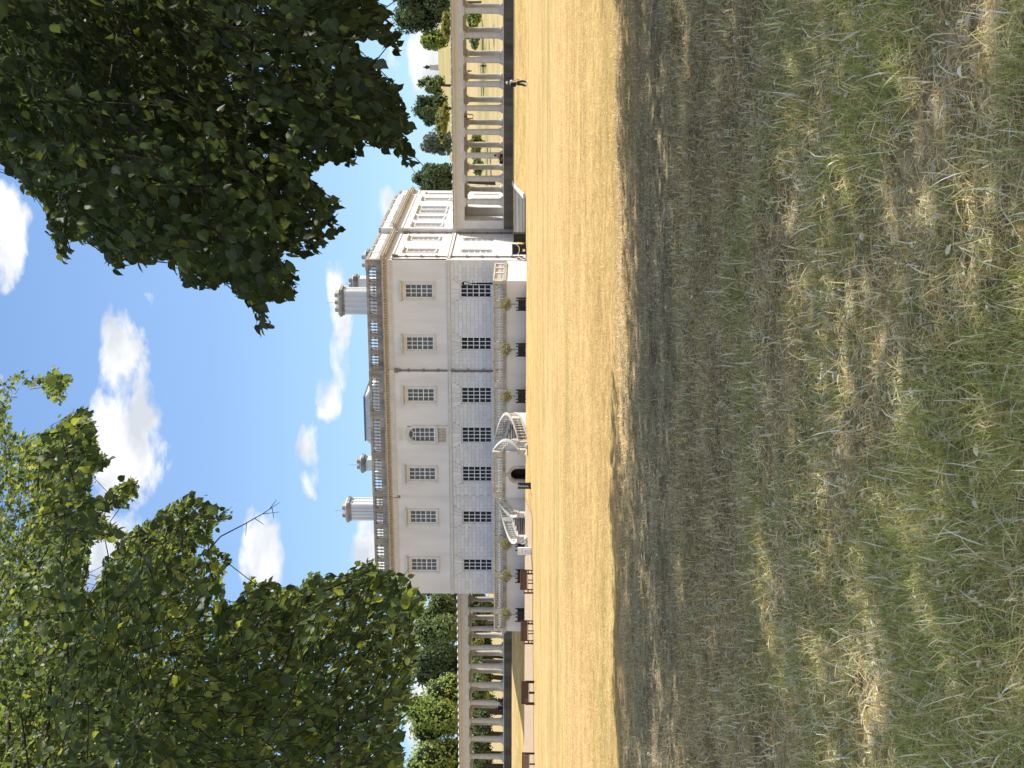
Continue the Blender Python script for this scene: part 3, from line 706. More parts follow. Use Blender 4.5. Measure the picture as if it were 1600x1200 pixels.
def flight(sgn):
    def P(r, ang, z): return (HX + sgn * (2.2 + r * math.cos(R(ang))), -11.9 + r * math.sin(R(ang)), z)
    fl = hb(MB().box(HX + sgn * 2.2 - .1, HX + sgn * 2.2 + .1, -9.9, -9.8, 0, .3), 'flight', M['pale_stone'], st)
    for k in range(NS):
        a0 = A0 + (A1 - A0) * k / NS; a1 = A0 + (A1 - A0) * (k + 1) / NS + (A1 - A0) / NS * .12
        z = ZTOP - (ZTOP - ZBOT) * (k + 1) / (NS + 1); b = -.6
        ri, ro = RI + .22, RO - .22
        nn = 3; angs = [a0 + (a1 - a0) * i / nn for i in range(nn + 1)]
        pts = [(ri, a) for a in angs] + [(ro, a) for a in reversed(angs)]
        hb(MB().hexa([P(r_, a, z - .045) for r_, a in pts], [P(r_, a, z) for r_, a in pts]), 'step', M['pale_stone'], fl)
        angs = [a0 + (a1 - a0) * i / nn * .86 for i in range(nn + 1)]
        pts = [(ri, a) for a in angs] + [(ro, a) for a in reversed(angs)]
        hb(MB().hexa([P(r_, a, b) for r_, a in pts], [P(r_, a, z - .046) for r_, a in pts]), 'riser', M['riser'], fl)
    for r0, r1, inner in ((RI, RI + .22, True), (RO - .22, RO, False)):
        n = 20; sw = MB(); rl = MB(); sw2 = MB()
        for k in range(n):
            a0 = A0 + (A1 - A0) * k / n; a1 = A0 + (A1 - A0) * (k + 1) / n
            z0 = ZTOP + .12 - (ZTOP - ZBOT) * k / n; z1 = ZTOP + .12 - (ZTOP - ZBOT) * (k + 1) / n
            q = [(r0, a0, z0), (r1, a0, z0), (r1, a1, z1), (r0, a1, z1)]
            sw.hexa([P(a, b, -.6) for a, b, c in q], [P(a, b, c) for a, b, c in q])
            sw2.hexa([P(a + (-.04 if j in (0, 3) else .04), b, c + .002) for j, (a, b, c) in enumerate(q)], [P(a + (-.04 if j in (0, 3) else .04), b, c + .12) for j, (a, b, c) in enumerate(q)])
            rl.hexa([P(a + (-.02 if j in (0, 3) else .02), b, c + .86) for j, (a, b, c) in enumerate(q)], [P(a + (-.02 if j in (0, 3) else .02), b, c + .95) for j, (a, b, c) in enumerate(q)])
        hb(sw, 'string_wall', M['stucco'], st); hb(sw2, 'string_coping', M['pale_stone'], st); hb(rl, 'handrail', M['pale_stone'], st)
        nb = 13 if inner else 30
        for i in range(nb):
            t = (i + .5) / nb; a = A0 + (A1 - A0) * t; z = ZTOP + .24 - (ZTOP - ZBOT) * t
            if not inner and i in (10, 11, 20, 21): continue
            hinst('baluster', BAL_ST, Vector(P((r0 + r1) / 2, a, z)), st)
        if not inner:
            for t in (.36, .70):
                a = A0 + (A1 - A0) * t; z = ZTOP + .24 - (ZTOP - ZBOT) * t; p = P((r0 + r1) / 2, a, z)
                o = hb(MB().box(-.22, .22, -.13, .13, 0, .74), 'pier', M['pale_stone'], st); o.matrix_parent_inverse = Matrix.Translation(-Vector((HX, -12, 0))); o.location = p; o.rotation_euler = (0, 0, math.atan2(math.cos(R(a)) , -sgn * math.sin(R(a))) + math.pi / 2 if False else R(a) * sgn + math.pi / 2)
        p = P((r0 + r1) / 2, A1 - 2, 0)
        x, y = p[0], p[1]
        nw = hb(MB().box(x - .21, x + .21, y - .21, y + .21, -.6, .62).box(x - .27, x + .27, y - .27, y + .27, .622, .74), 'newel', M['pale_stone'], st)
        hb(MB().lathe((x + sgn * -.12, y - .45, -.42), [(.12, 0), (.24, .1), (.28, .25), (.22, .42), (.08, .5)], 10), 'scroll', M['pale_stone'], st, smooth=True)
flight(1); flight(-1)

# ------------------------------------------------------------------ colonnades
CY0, CY1 = 12.2, 19.5; CF0 = 2.5; CE0, CE1 = 6.45, 7.55
colprof = [(.42, 0), (.42, .12), (.36, .13), (.38, .2), (.34, .26), (.325, .3), (.315, 1.6), (.275, 3.42), (.275, 3.5), (.34, 3.56), (.36, 3.66)]
cm = MB().lathe((0, 0, .16), colprof, 14); cm.box(-.46, .46, -.46, .46, 0, .16); cm.box(-.44, .44, -.44, .44, 3.82, 3.95)
COLM = cm.mesh('column', M['colstone'])
M['roofedge'] = mat('lead_roof_edge', (.20, .20, .2), .8, 2.5, .3, 20, (.55, .55, .55))
def colonnade(sgn, n, label):
    X0 = 0.02 if sgn > 0 else -35.02
    t = empty('colonnade', (X0 + sgn * 12, 16, CF0), label=label, cat='colonnade')
    S = lambda a, b: tuple(sorted((X0 + sgn * a, X0 + sgn * b)))
    ln = .9 + 2.37 * n
    s0 = SX + .02 if sgn > 0 else .02
    a, b = S(s0, ln)
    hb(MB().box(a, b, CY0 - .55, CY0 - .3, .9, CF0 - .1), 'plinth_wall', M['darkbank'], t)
    hb(MB().box(a, b, CY0 - .60, CY1 + .6, CF0 - .098, CF0), 'floor', M['colstone'], t)
    hb(MB().box(a, b, CY0 - .34, CY0 + .34, CE0, CE0 + .45), 'architrave', M['colstone'], t)
    hb(MB().box(a, b, CY0 - .30, CY0 + .34, CE0 + .452, CE0 + .9), 'frieze', M['entab'], t)
    hb(MB().box(a, b, CY0 - .52, CY0 + .34, CE0 + .902, CE0 + 1.06), 'cornice', M['entab'], t)
    hb(MB().box(a, b, CY1 - .34, CY1 + .34, CE0, CE0 + 1.06), 'architrave', M['colstone'], t)
    hb(MB().box(a, b, CY0 + .341, CY1 - .341, CE0 + .5, CE0 + .7), 'ceiling', M['colstone'], t)
    hb(MB().box(a, b, CY0 - .56, CY1 + .5, CE0 + 1.062, CE0 + 1.2), 'roof', M['roofedge'], t)
    rl = MB(); x = a
    while x < b: rl.box(x, x + .14, CY0 - .60, CY0 + .2, CE0 + 1.202, CE0 + 1.27); x += .95
    hb(rl, 'roof_rolls', M['white'], t, kind='stuff')
    for k in range(1, n):
        hinst('column', COLM, (X0 + sgn * (.9 + 2.37 * k), CY0, CF0), t); hinst('column', COLM, (X0 + sgn * (.9 + 2.37 * k), CY1, CF0), t)
    a, b = S(s0, 1.35)
    hb(MB().box(a, b, CY0 - .36, CY0 + .36, CF0, CE0), 'end_pilaster', M['ashlar'], t); hb(MB().box(a, b, CY1 - .36, CY1 + .36, CF0, CE0), 'end_pilaster', M['ashlar'], t)
    # arched blind doorway and stone courses on the house wall inside
    return t
colonnade(1, 14, 'open stone colonnade running right from the house beside the park hill')
colonnade(-1, 16, 'open stone colonnade running left from the house in front of leafy trees')
hb(MB().box(SX + .003, SX + .03, 15.0, 16.9, CF0, 5.0), 'blind_door', M['pipe'])
def lantern(x, label):
    t = empty('hanging_lantern', (x, 15.6, CE0 + .5), label=label, cat='lantern', group='lanterns hanging under the colonnades')
    MB().tube([(0, 0, 0), (0, 0, -.45)], .03, 5).build('rod', M['black'], t)
    b = MB(); 
    b.hexa([(-.1, -.1, -.62), (.1, -.1, -.62), (.1, .1, -.62), (-.1, .1, -.62)], [(-.03, -.03, -.45), (.03, -.03, -.45), (.03, .03, -.45), (-.03, .03, -.45)])
    b.box(-.27, .27, -.27, .27, -.68, -.62)
    b.build('cap', M['black'], t)
    c = MB()
    for sx in (-1, 1):
        for sy in (-1, 1): c.tube([(sx * .25, sy * .25, -.68), (sx * .17, sy * .17, -1.28)], .025, 4)
    c.box(-.19, .19, -.19, .19, -1.32, -1.28)
    c.build('frame', M['black'], t)
lx = onY(735, 182, 15.6).x; lantern(lx, 'black lantern hanging in the right colonnade three bays from the picture edge')
lx = onY(742, 1139, 15.6).x; lantern(lx, 'black lantern hanging in the left colonnade beyond the benches')
lx = onY(742, 946, 15.6).x; lantern(lx, 'black lantern hanging in the left colonnade close to the house corner')

# broad steps up the bank beside the house
bs = empty('bank_steps', (3.3, 6, .6), label='broad pale stone steps climbing the grass bank to the right colonnade', cat='steps')
for k in range(8):
    z = .28 + k * .145; y = 2.2 + k * .9
    hb(MB().box(.75, 5.5, y, y + .93, z - .07, z), 'step', M['trim'], bs)
    hb(MB().box(.78, 5.47, y + .10, y + .93, z - .7, z - .072), 'riser', M['step'], bs)
kk = MB()
for k in range(8):
    z0 = .40 + k * .145; y = 2.0 + k * .9; kk.hexa([(5.52, y, z0 - .9), (6.0, y, z0 - .9), (6.0, y + .9, z0 - .9), (5.52, y + .9, z0 - .9)], [(5.52, y, z0), (6.0, y, z0), (6.0, y + .9, z0 + .145), (5.52, y + .9, z0 + .145)])
hb(kk, 'side_kerb', M['pale_stone'], bs)
# cabinets by the side wall
cb = tag(MB().box(-.42, .42, -.4, .4, 0, 1.12).box(-.45, .45, -.43, .43, 1.122, 1.18).build('utility_cabinet', M['green_cab']), 'dark green utility cabinet standing beside the steps at the house corner', 'cabinet'); cb.location = (1.85, 1.8, .1)
cb = tag(MB().box(-.42, .42, -.4, .4, 0, 1.26).box(-.46, .46, -.44, .44, 1.262, 1.36).build('storage_bin', M['black']), 'black storage bin against the sunlit side wall of the house', 'bin'); cb.location = (.85, .9, .05)
MB().box(-.12, .12, -.412, -.402, .12, .36).build('notice', M['text'], cb)
hs = MB().tube([(1.55, .3, 1.2), (1.45, .28, .95), (1.2, .25, .75), (.85, .2, .72), (.55, .1, .85), (.3, -.2, .75), (.15, -.5, .3), (.4, -1.0, .08)], .035, 6).build('hose', M['white'], smooth=True)
tag(hs, 'pale hose looped across the black bin at the house corner', 'hose')

# ------------------------------------------------------------------ potted standard trees
def planter(x, y, label, lean=0):
    z = gz(x, y)
    t = empty('potted_tree', (x, y, z), label=label, cat='potted tree', group='clipped trees in black boxes along the terrace wall')
    h = .72; s_ = .44
    for sx in (-1, 1):
        for sy in (-1, 1):
            b = MB().box(sx * s_ - .05, sx * s_ + .05, sy * s_ - .05, sy * s_ + .05, 0, h + .12)
            b.lathe((sx * s_, sy * s_, h + .12), [(.03, 0), (.06, .05), (.03, .11)], 6)
            b.build('corner_post', M['black'], t)
    for k in range(4):
        zz = .08 + k * .165
        MB().box(-s_ + .052, s_ - .052, -s_ - .02, -s_ + .02, zz, zz + .15).box(-s_ + .052, s_ - .052, s_ - .02, s_ + .02, zz, zz + .15).box(-s_ - .02, -s_ + .02, -s_ + .052, s_ - .052, zz, zz + .15).box(s_ - .02, s_ + .02, -s_ + .052, s_ - .052, zz, zz + .15).build('plank', M['black'], t)
    MB().box(-s_ + .03, s_ - .03, -s_ + .03, s_ - .03, .1, h - .1).build('soil', M['bark'], t)
    MB().tube([(0, 0, .5), (lean * .4, 0, 1.0), (lean, 0, 1.7)], [.03, .026, .022], 6).build('trunk', M['bark'], t)
    n = 900; r = .60
    d = rng.normal(size=(n, 3)); d /= np.linalg.norm(d, axis=1)[:, None]
    rr = r * rng.uniform(.25, 1.08, n) ** .5 * (1 + .12 * np.sin(d[:, 0] * 5 + d[:, 2] * 4))
    c = d * rr[:, None] + np.array([lean, 0, 1.85]); c[:, 2] = (c[:, 2] - 1.85) * .88 + 1.85
    u = rng.normal(size=(n, 3)); u /= np.linalg.norm(u, axis=1)[:, None]; v = np.cross(u, rng.normal(size=(n, 3))); v /= np.linalg.norm(v, axis=1)[:, None]
    l_ = rng.uniform(.05, .1, n)[:, None]; w2 = l_ * .42
    V = np.stack([c - u * l_, c + v * w2, c + u * l_, c - v * w2], 1).reshape(-1, 3); Fq = np.arange(n * 4).reshape(n, 4)
    k = rng.uniform(0, 1, (n, 1)); C = (1 - k) * np.array([.11, .12, .05]) + k * np.array([.42, .38, .20])
    npmesh('crown', V, Fq, M['baycrown'], C, t, smooth=False)
pl = ['nearest the right end of the terrace', 'second from the right end of the terrace', 'just right of the curving staircase', 'just left of the staircase behind the white board', 'behind the brown bench nearest the staircase', 'nearest the left end of the terrace']
for x, s_, ln in ((-1.85, pl[0], 0), (-6.1, pl[1], .06), (-10.5, pl[2], 0), (-25.2, pl[3], 0), (-28.5, pl[4], 0), (-32.6, pl[5], .12)):
    planter(x, -9.3, 'round-headed pale tree in black wooden box ' + s_, ln)

# ------------------------------------------------------------------ benches
def bench(x, y, rz, label, L_=1.75):
    z = gz(x, y)
    t = empty('garden_bench', (x, y, z), rz, label=label, cat='bench', group='brown wooden benches on the lawn edge')
    h = L_ / 2
    for sx in (-1, 1):
        MB().box(sx * h - .05, sx * h + .05, .20, .29, 0, .66).build('leg', M['wood_dark'], t)
        MB().hexa([(sx * h - .035, -.30, 0), (sx * h + .035, -.30, 0), (sx * h + .035, -.23, 0), (sx * h - .035, -.23, 0)], [(sx * h - .035, -.36, 1.0), (sx * h + .035, -.36, 1.0), (sx * h + .035, -.30, 1.0), (sx * h - .035, -.30, 1.0)]).build('leg', M['wood_dark'], t)
        MB().box(sx * h - .05, sx * h + .05, -.33, .34, .662, .70).build('armrest', M['wood'], t)
        MB().box(sx * h - .02, sx * h + .02, -.22, .219, .34, .40).build('side_rail', M['wood_dark'], t)
        MB().box(sx * h - .02, sx * h + .02, -.22, .219, .12, .16).build('stretcher', M['wood_dark'], t)
    MB().box(-.03, .03, -.29, -.23, 0, .40).box(-.03, .03, .22, .28, 0, .40).build('centre_leg', M['wood_dark'], t)
    for k in range(5): MB().box(-h + .04, h - .04, -.22 + k * .102, -.13 + k * .102, .402, .43).build('seat_slat', M['wood'], t)
    MB().box(-h + .036, h - .036, -.365, -.315, .92, 1.0).box(-h + .036, h - .036, -.315, -.275, .46, .52).build('back_rail', M['wood'], t)
    n = int(L_ / .1)
    for k in range(n):
        xx = -h + .08 + k * (L_ - .16) / (n - 1); MB().hexa([(xx - .042, -.305, .521), (xx + .042, -.305, .521), (xx + .042, -.275, .521), (xx - .042, -.275, .521)], [(xx - .042, -.352, .919), (xx + .042, -.352, .919), (xx + .042, -.322, .919), (xx - .042, -.322, .919)]).build('back_slat', M['wood'], t)
    return t
def bench_(*a, **k):
    t = bench(*a, **k); t.scale = (1.05, 1.25, 1.13); return t
def bx(iy, Y): return onY(830, iy, Y).x
bench_(bx(909, -20), -20, R(52), 'brown slatted bench next to the white notice board with its back to the lawn')
bench_(bx(988, -20.5), -20.5, R(50), 'brown slatted bench at the left end of the terrace with its back to the lawn')
bench_(bx(1083, -24), -24, R(36), 'brown bench alone left of the terrace, its back to the lawn')
bench_(bx(1086, -24) - .3, -24 + .95, R(216), 'brown bench facing the lawn, pushed against the back of another')
bench_(bx(1204, -24), -23, R(40), 'brown bench cut by the left edge of the view')

# ------------------------------------------------------------------ signs and lamp
def sign_entrance():
    p = onY(822, 759, -17.3); z = gz(p.x, -17.3)
    t = empty('entrance_sign', (p.x, -17.3, z), R(14), label='dark navy upright sign with white lettering left of the arched door', cat='sign')
    MB().box(-.27, .27, -.04, .04, .08, 1.12).build('panel', M['navy'], t)
    MB().box(-.29, .29, -.1, .1, 0, .078).build('base', M['black'], t)
    cu = bpy.data.curves.new('lettering', 'FONT'); cu.body = 'Entrance'; cu.size = .30; cu.extrude = .002
    cu.align_x = 'LEFT'; cu.align_y = 'CENTER'; cu.materials.append(M['text'])
    o = bpy.data.objects.new('lettering', cu); col.objects.link(o); o.parent = t
    # reads downwards: letter tops to the right
    o.matrix_local = Matrix(((0, 1, 0, -.02), (0, 0, -1, -.046), (-1, 0, 0, 1.08), (0, 0, 0, 1)))
    o.scale = (.82, .9, 1)
    bpy.context.view_layer.update(); me = bpy.data.meshes.new_from_object(o.evaluated_get(bpy.context.evaluated_depsgraph_get()))
    me.materials.clear(); me.materials.append(M['text']); o2 = bpy.data.objects.new('lettering', me); col.objects.link(o2); o2.parent = t
    o2.matrix_local = o.matrix_local.copy(); bpy.data.objects.remove(o)
sign_entrance()
def info_board():
    p = onY(820, 861, -17.6); z = gz(p.x, -17.6)
    t = empty('notice_board', (p.x, -17.6, z), R(10), label='white boxy notice board with grey print between staircase and bench', cat='notice board')
    MB().box(-.32, .32, -.12, .12, .05, 1.22).build('panel', M['white'], t)
    MB().box(-.3, .3, -.1, .1, 0, .05).build('base', M['black'], t)
    mb = MB()
    for x0, x1, z0, z1 in ((-.22, -.05, 1.0, 1.06), (-.24, .20, .80, .86), (-.1, .02, .62, .68), (-.2, .1, .49, .54), (-.20, .08, .36, .40), (-.24, 0, .22, .26)): mb.box(x0, x1, -.123, -.121, z0, z1)
    mb.build('print', M['greytext'], t)
info_board()
lp = empty('lamp_post', (onY(750, 443, -1.2).x, -1.2, 1.93), label='black lamp post with glazed lantern on the terrace by the right-hand window', cat='lamp post')
MB().lathe((0, 0, 0), [(.2, 0), (.2, .15), (.13, .25), (.12, .9), (.15, .95), (.10, 1.05), (.085, 2.7), (.12, 2.75), (.05, 2.85), (.05, 3.0), (.13, 3.05), (.05, 3.12), (.04, 3.5)], 10).build('post', M['black'], lp)
MB().tube([(-.32, 0, 3.18), (.32, 0, 3.18)], .022, 5).build('ladder_bar', M['black'], lp)
b = MB()
for sx in (-1, 1):
    for sy in (-1, 1): b.tube([(sx * .1, sy * .1, 3.5), (sx * .19, sy * .19, 4.0)], .02, 4)
b.build('lantern_frame', M['black'], lp)
MB().hexa([(-.22, -.22, 4.0), (.22, -.22, 4.0), (.22, .22, 4.0), (-.22, .22, 4.0)], [(-.03, -.03, 4.25), (.03, -.03, 4.25), (.03, .03, 4.25), (-.03, .03, 4.25)]).build('lantern_cap', M['black'], lp)

# ------------------------------------------------------------------ people
def skinned(name, m, chains, parent, sub=1):
    """chains: list of point lists [(x,y,z,r)...]; shared points are merged"""
    V = []; E = []; Rr = []; key = {}
    for ch in chains:
        prev = None
        for x, y, z, r in ch:
            k = (round(x, 3), round(y, 3), round(z, 3))
            if k not in key: key[k] = len(V); V.append((x, y, z)); Rr.append(r)
            i = key[k]
            if prev is not None and prev != i: E.append((prev, i))
            prev = i
    me = bpy.data.meshes.new(name); me.from_pydata(V, E, []); me.materials.append(m)
    o = bpy.data.objects.new(name, me); col.objects.link(o); o.parent = parent
    md = o.modifiers.new('skin', 'SKIN'); md.use_smooth_shade = True
    lay = me.skin_vertices[0].data if me.skin_vertices else None
    if lay is None:
        bm = bmesh.new(); bm.from_mesh(me); bm.verts.layers.skin.verify(); bm.to_mesh(me); bm.free(); lay = me.skin_vertices[0].data
    for i, r in enumerate(Rr): lay[i].radius = (r, r); lay[i].use_root = (i == 0)
    s = o.modifiers.new('sub', 'SUBSURF'); s.levels = sub; s.render_levels = sub
    return o
def hand(w_, d):
    """five fingers from wrist w_ along direction d"""
    w_ = Vector(w_); d = Vector(d).normalized(); s = d.cross(Vector((0, 1, 0))).normalized()
    out = []; palm = w_ + d * .07
    base = [(w_.x, w_.y, w_.z, .026), (palm.x, palm.y, palm.z, .034)]
    for k, ln in ((-1.5, .065), (-.5, .08), (.5, .075), (1.5, .06)):
        a = palm + s * (k * .02) + d * .025; b_ = a + d * ln * .5; c = b_ + d * ln * .45 + Vector((0, .02, 0))
        out.append([base[1], (a.x, a.y, a.z, .010), (b_.x, b_.y, b_.z, .009), (c.x, c.y, c.z, .007)])
    a = w_ + d * .03 + s * .035; b_ = a + d * .045 + s * .02
    out.append([base[0], (a.x, a.y, a.z, .011), (b_.x, b_.y, b_.z, .009)])
    return [base] + out
def head(parent, hx, hy, hz, hair, cap=None):
    o = MB().lathe((hx, hy, hz - .02), [(.05, -.1), (.085, -.05), (.098, .02), (.095, .09), (.06, .14), (.02, .155)], 12).build('hair', hair, parent, True)
    MB().lathe((hx, hy - .1, hz), [(.012, -.02), (.016, 0), (.01, .03)], 6).build('nose', M['skin'], parent)
    if cap:
        MB().lathe((hx, hy, hz + .04), [(.105, 0), (.108, .05), (.08, .1), (.02, .125)], 12).lathe((hx, hy, hz + .03), [(.15, 0), (.14, .02)], 12).build('cap', cap, parent, True)
def walker():
    p = onY(828, 130, -15.5); z = gz(p.x, -15.5)
    t = empty('person', (p.x, -15.5, z), R(-25), label='person walking on the lawn in white hat and cream top with dark backpack and jeans', cat='person')
    H = lambda x, y, z, r: (x, y, z, r)
    pel = H(0, 0, .92, .12); ch = H(0, .02, 1.28, .13); nk = H(0, .03, 1.47, .055); hd = H(0, .05, 1.6, .085); tp = H(0, .05, 1.68, .07)
    chains = [[pel, H(0, .01, 1.1, .11), ch, nk, hd, tp]]
    for s, hx, kn, an, el_, wr in ((1, .10, (.10, .14, .50), (.11, .02, .10), (.30, -.10, 1.12), (.33, -.02, .88)), (-1, .10, (-.10, -.02, .50), (-.10, -.26, .14), (-.28, .10, 1.13), (-.30, .22, .92))):
        chains.append([pel, H(s * hx, 0, .86, .09), H(*kn, .062), H(*an, .042), H(an[0], an[1] + .14, an[2] - .06, .035)])
        chains.append([ch, H(s * .19, .02, 1.40, .055), H(*el_, .038), H(*wr, .028)])
        hnd = hand(wr, (s * .05, .1, -.9)); hnd[0][0] = H(*wr, .028)
        for c in hnd[1:]:
            if c[0][:3] == tuple(wr): c[0] = H(*wr, .028)
        chains += hnd
    skinned('body', M['skin'], chains, t)
    skinned('shirt', M['shirtw'], [[H(0, 0, .98, .15), H(0, .01, 1.12, .15), H(0, .02, 1.3, .165), H(0, .03, 1.43, .09)], [H(0, .02, 1.3, .165), H(.2, .02, 1.39, .08), H(.26, -.04, 1.24, .065)], [H(0, .02, 1.3, .165), H(-.2, .02, 1.39, .08), H(-.25, .06, 1.25, .065)]], t)
    skinned('trousers', M['denim'], [[H(0, 0, 1.0, .14), H(0, 0, .9, .15)], [H(0, 0, .9, .15), H(.10, 0, .84, .13), H(.10, .14, .50, .105), H(.11, .03, .14, .085)], [H(0, 0, .9, .15), H(-.10, 0, .84, .13), H(-.10, -.02, .50, .105), H(-.10, -.25, .18, .085)]], t)
    for x, y, zz in ((.11, .06, .05), (-.10, -.22, .10)): MB().box(x - .05, x + .05, y - .12, y + .16, zz - .05, zz + .04).build('shoe', M['shirtw'], t)
    MB().hexa([(-.17, -.3, .98), (.17, -.3, .98), (.17, -.12, .98), (-.17, -.12, .98)], [(-.13, -.26, 1.42), (.13, -.26, 1.42), (.13, -.12, 1.42), (-.13, -.12, 1.42)]).build('backpack', M['clothd'], t)
    head(t, 0, .05, 1.62, M['clothg'], M['shirtw'])
walker()
def sitter(x, y, z, rz, label, top, trs, hair):
    t = empty('person', (x, y, z), rz, label=label, cat='person')
    H = lambda x, y, z, r: (x, y, z, r)
    pel = H(0, 0, .10, .13); ch = H(0, -.04, .46, .13); nk = H(0, -.02, .64, .055); hd = H(0, .0, .76, .085); tp = H(0, .0, .85, .07)
    chains = [[pel, H(0, -.05, .28, .11), ch, nk, hd, tp]]
    for s in (1, -1):
        chains.append([pel, H(s * .1, .08, .12, .09), H(s * .14, .45, .32, .062), H(s * .13, .68, -.02 + .07, .045), H(s * .13, .8, .05, .035)])
        chains.append([ch, H(s * .19, -.03, .58, .055), H(s * .27, .1, .36, .038), H(s * .16, .32, .36, .028)])
        hnd = hand((s * .16, .32, .36), (0, .8, .1)); hnd[0][0] = H(s * .16, .32, .36, .028)
        for c in hnd[1:]:
            if abs(c[0][3] - .026) < 1e-6: c[0] = H(s * .16, .32, .36, .028)
        chains += hnd
    skinned('body', M['skin'], chains, t)
    skinned('top', top, [[H(0, -.02, .16, .15), H(0, -.05, .3, .15), H(0, -.04, .48, .16), H(0, -.02, .6, .09)], [H(0, -.04, .48, .16), H(.2, -.03, .56, .08), H(.26, .08, .4, .06)], [H(0, -.04, .48, .16), H(-.2, -.03, .56, .08), H(-.26, .08, .4, .06)]], t)
    skinned('trousers', trs, [[H(0, 0, .12, .155), H(.1, .08, .14, .11), H(.14, .45, .33, .085), H(.13, .64, .12, .07)], [H(0, 0, .12, .155), H(-.1, .08, .14, .11), H(-.14, .45, .33, .085), H(-.13, .64, .12, .07)]], t)
    for s in (1, -1): MB().box(s * .13 - .05, s * .13 + .05, .62, .86, .0, .08).build('shoe', M['clothd'], t)
    head(t, 0, 0, .78, hair)
p = onY(780, 243, CY0 - .35)
sitter(p.x, CY0 - .36, CF0, R(150), 'person in pink top sitting on the edge of the right colonnade floor', M['pink'], M['clothg'], M['clothd'])
bg = MB().box(-.32, .32, -.14, .14, 0, .34).tube([(-.15, 0, .34), (-.1, 0, .45), (.1, 0, .45), (.15, 0, .34)], .015, 5).build('holdall', M['clothd']); q = onY(785, 251, CY0 - .3); bg.location = (q.x, CY0 - .3, CF0 + .002)
tag(bg, 'black holdall lying beside the seated person in the right colonnade', 'bag')
p = onY(784, 1094, CY0 - .4)
sitter(p.x, CY0 - .38, CF0, R(165), 'person in dark clothes sitting upright at the foot of a left colonnade column', M['clothd'], M['clothg'], M['clothd'])
p = onY(786, 1107, CY0 - .4)
sitter(p.x, CY0 - .38, CF0, R(215), 'person in black hunched beside another on the left colonnade edge', M['clothd'], M['clothd'], M['bark'])
def far_person(iy, dist_y, label, m):
    p = onY(755, iy, dist_y); z = gz(p.x, dist_y)
    t = empty('person', (p.x, dist_y, z), R(random.uniform(0, 180)), label=label, cat='person')
    H = lambda x, y, z, r: (x, y, z, r); pel = H(0, 0, .9, .14)
    skinned('body', M['skin'], [[pel, H(0, 0, 1.3, .15), H(0, 0, 1.48, .06), H(0, 0, 1.62, .095), H(0, 0, 1.7, .07)], [H(0, 0, 1.3, .15), H(.2, 0, 1.4, .06), H(.25, 0, 1.1, .045), H(.24, .1, .88, .035)], [H(0, 0, 1.3, .15), H(-.2, 0, 1.4, .06), H(-.25, 0, 1.1, .045), H(-.24, .1, .88, .035)]], t)
    skinned('clothes', m, [[H(0, 0, .95, .18), H(0, 0, 1.35, .18)], [H(0, 0, .95, .18), H(.1, .1, .5, .09), H(.1, .05, .08, .06)], [H(0, 0, .95, .18), H(-.1, -.1, .5, .09), H(-.1, -.15, .08, .06)]], t)
far_person(103, 160, 'tiny distant person in black crossing the dry park seen between right columns', M['clothd'])
far_person(111, 240, 'tiny distant person on the upper park slope seen between right columns', M['clothg'])

# ------------------------------------------------------------------ monument on the hill
mp = onY(684, 105, 432); mz = gz(mp.x, 432)
mo = empty('monument', (mp.x, 432, mz), label='dark statue on a tall pale pedestal standing on the distant hilltop', cat='monument')
MB().hexa([(-1.6, -1.6, -2.0), (1.6, -1.6, -2.0), (1.6, 1.6, -2.0), (-1.6, 1.6, -2.0)], [(-1.1, -1.1, 3.6), (1.1, -1.1, 3.6), (1.1, 1.1, 3.6), (-1.1, 1.1, 3.6)]).box(-1.3, 1.3, -1.3, 1.3, 3.6, 3.9).build('pedestal', M['colstone'], mo)
skinned('statue', M['bronze'], [[(0, 0, 3.9, .75), (0, 0, 4.7, .8), (0, 0, 5.7, .7), (0, 0, 6.2, .28), (0, 0, 6.6, .33), (0, 0, 7.0, .3)], [(0, 0, 5.7, .7), (.65, .1, 5.6, .3), (.75, .2, 4.9, .25)], [(0, 0, 5.7, .7), (-.65, .1, 5.6, .3), (-.7, .3, 4.9, .25)]], mo)

mo.scale = (.85, .85, .88)
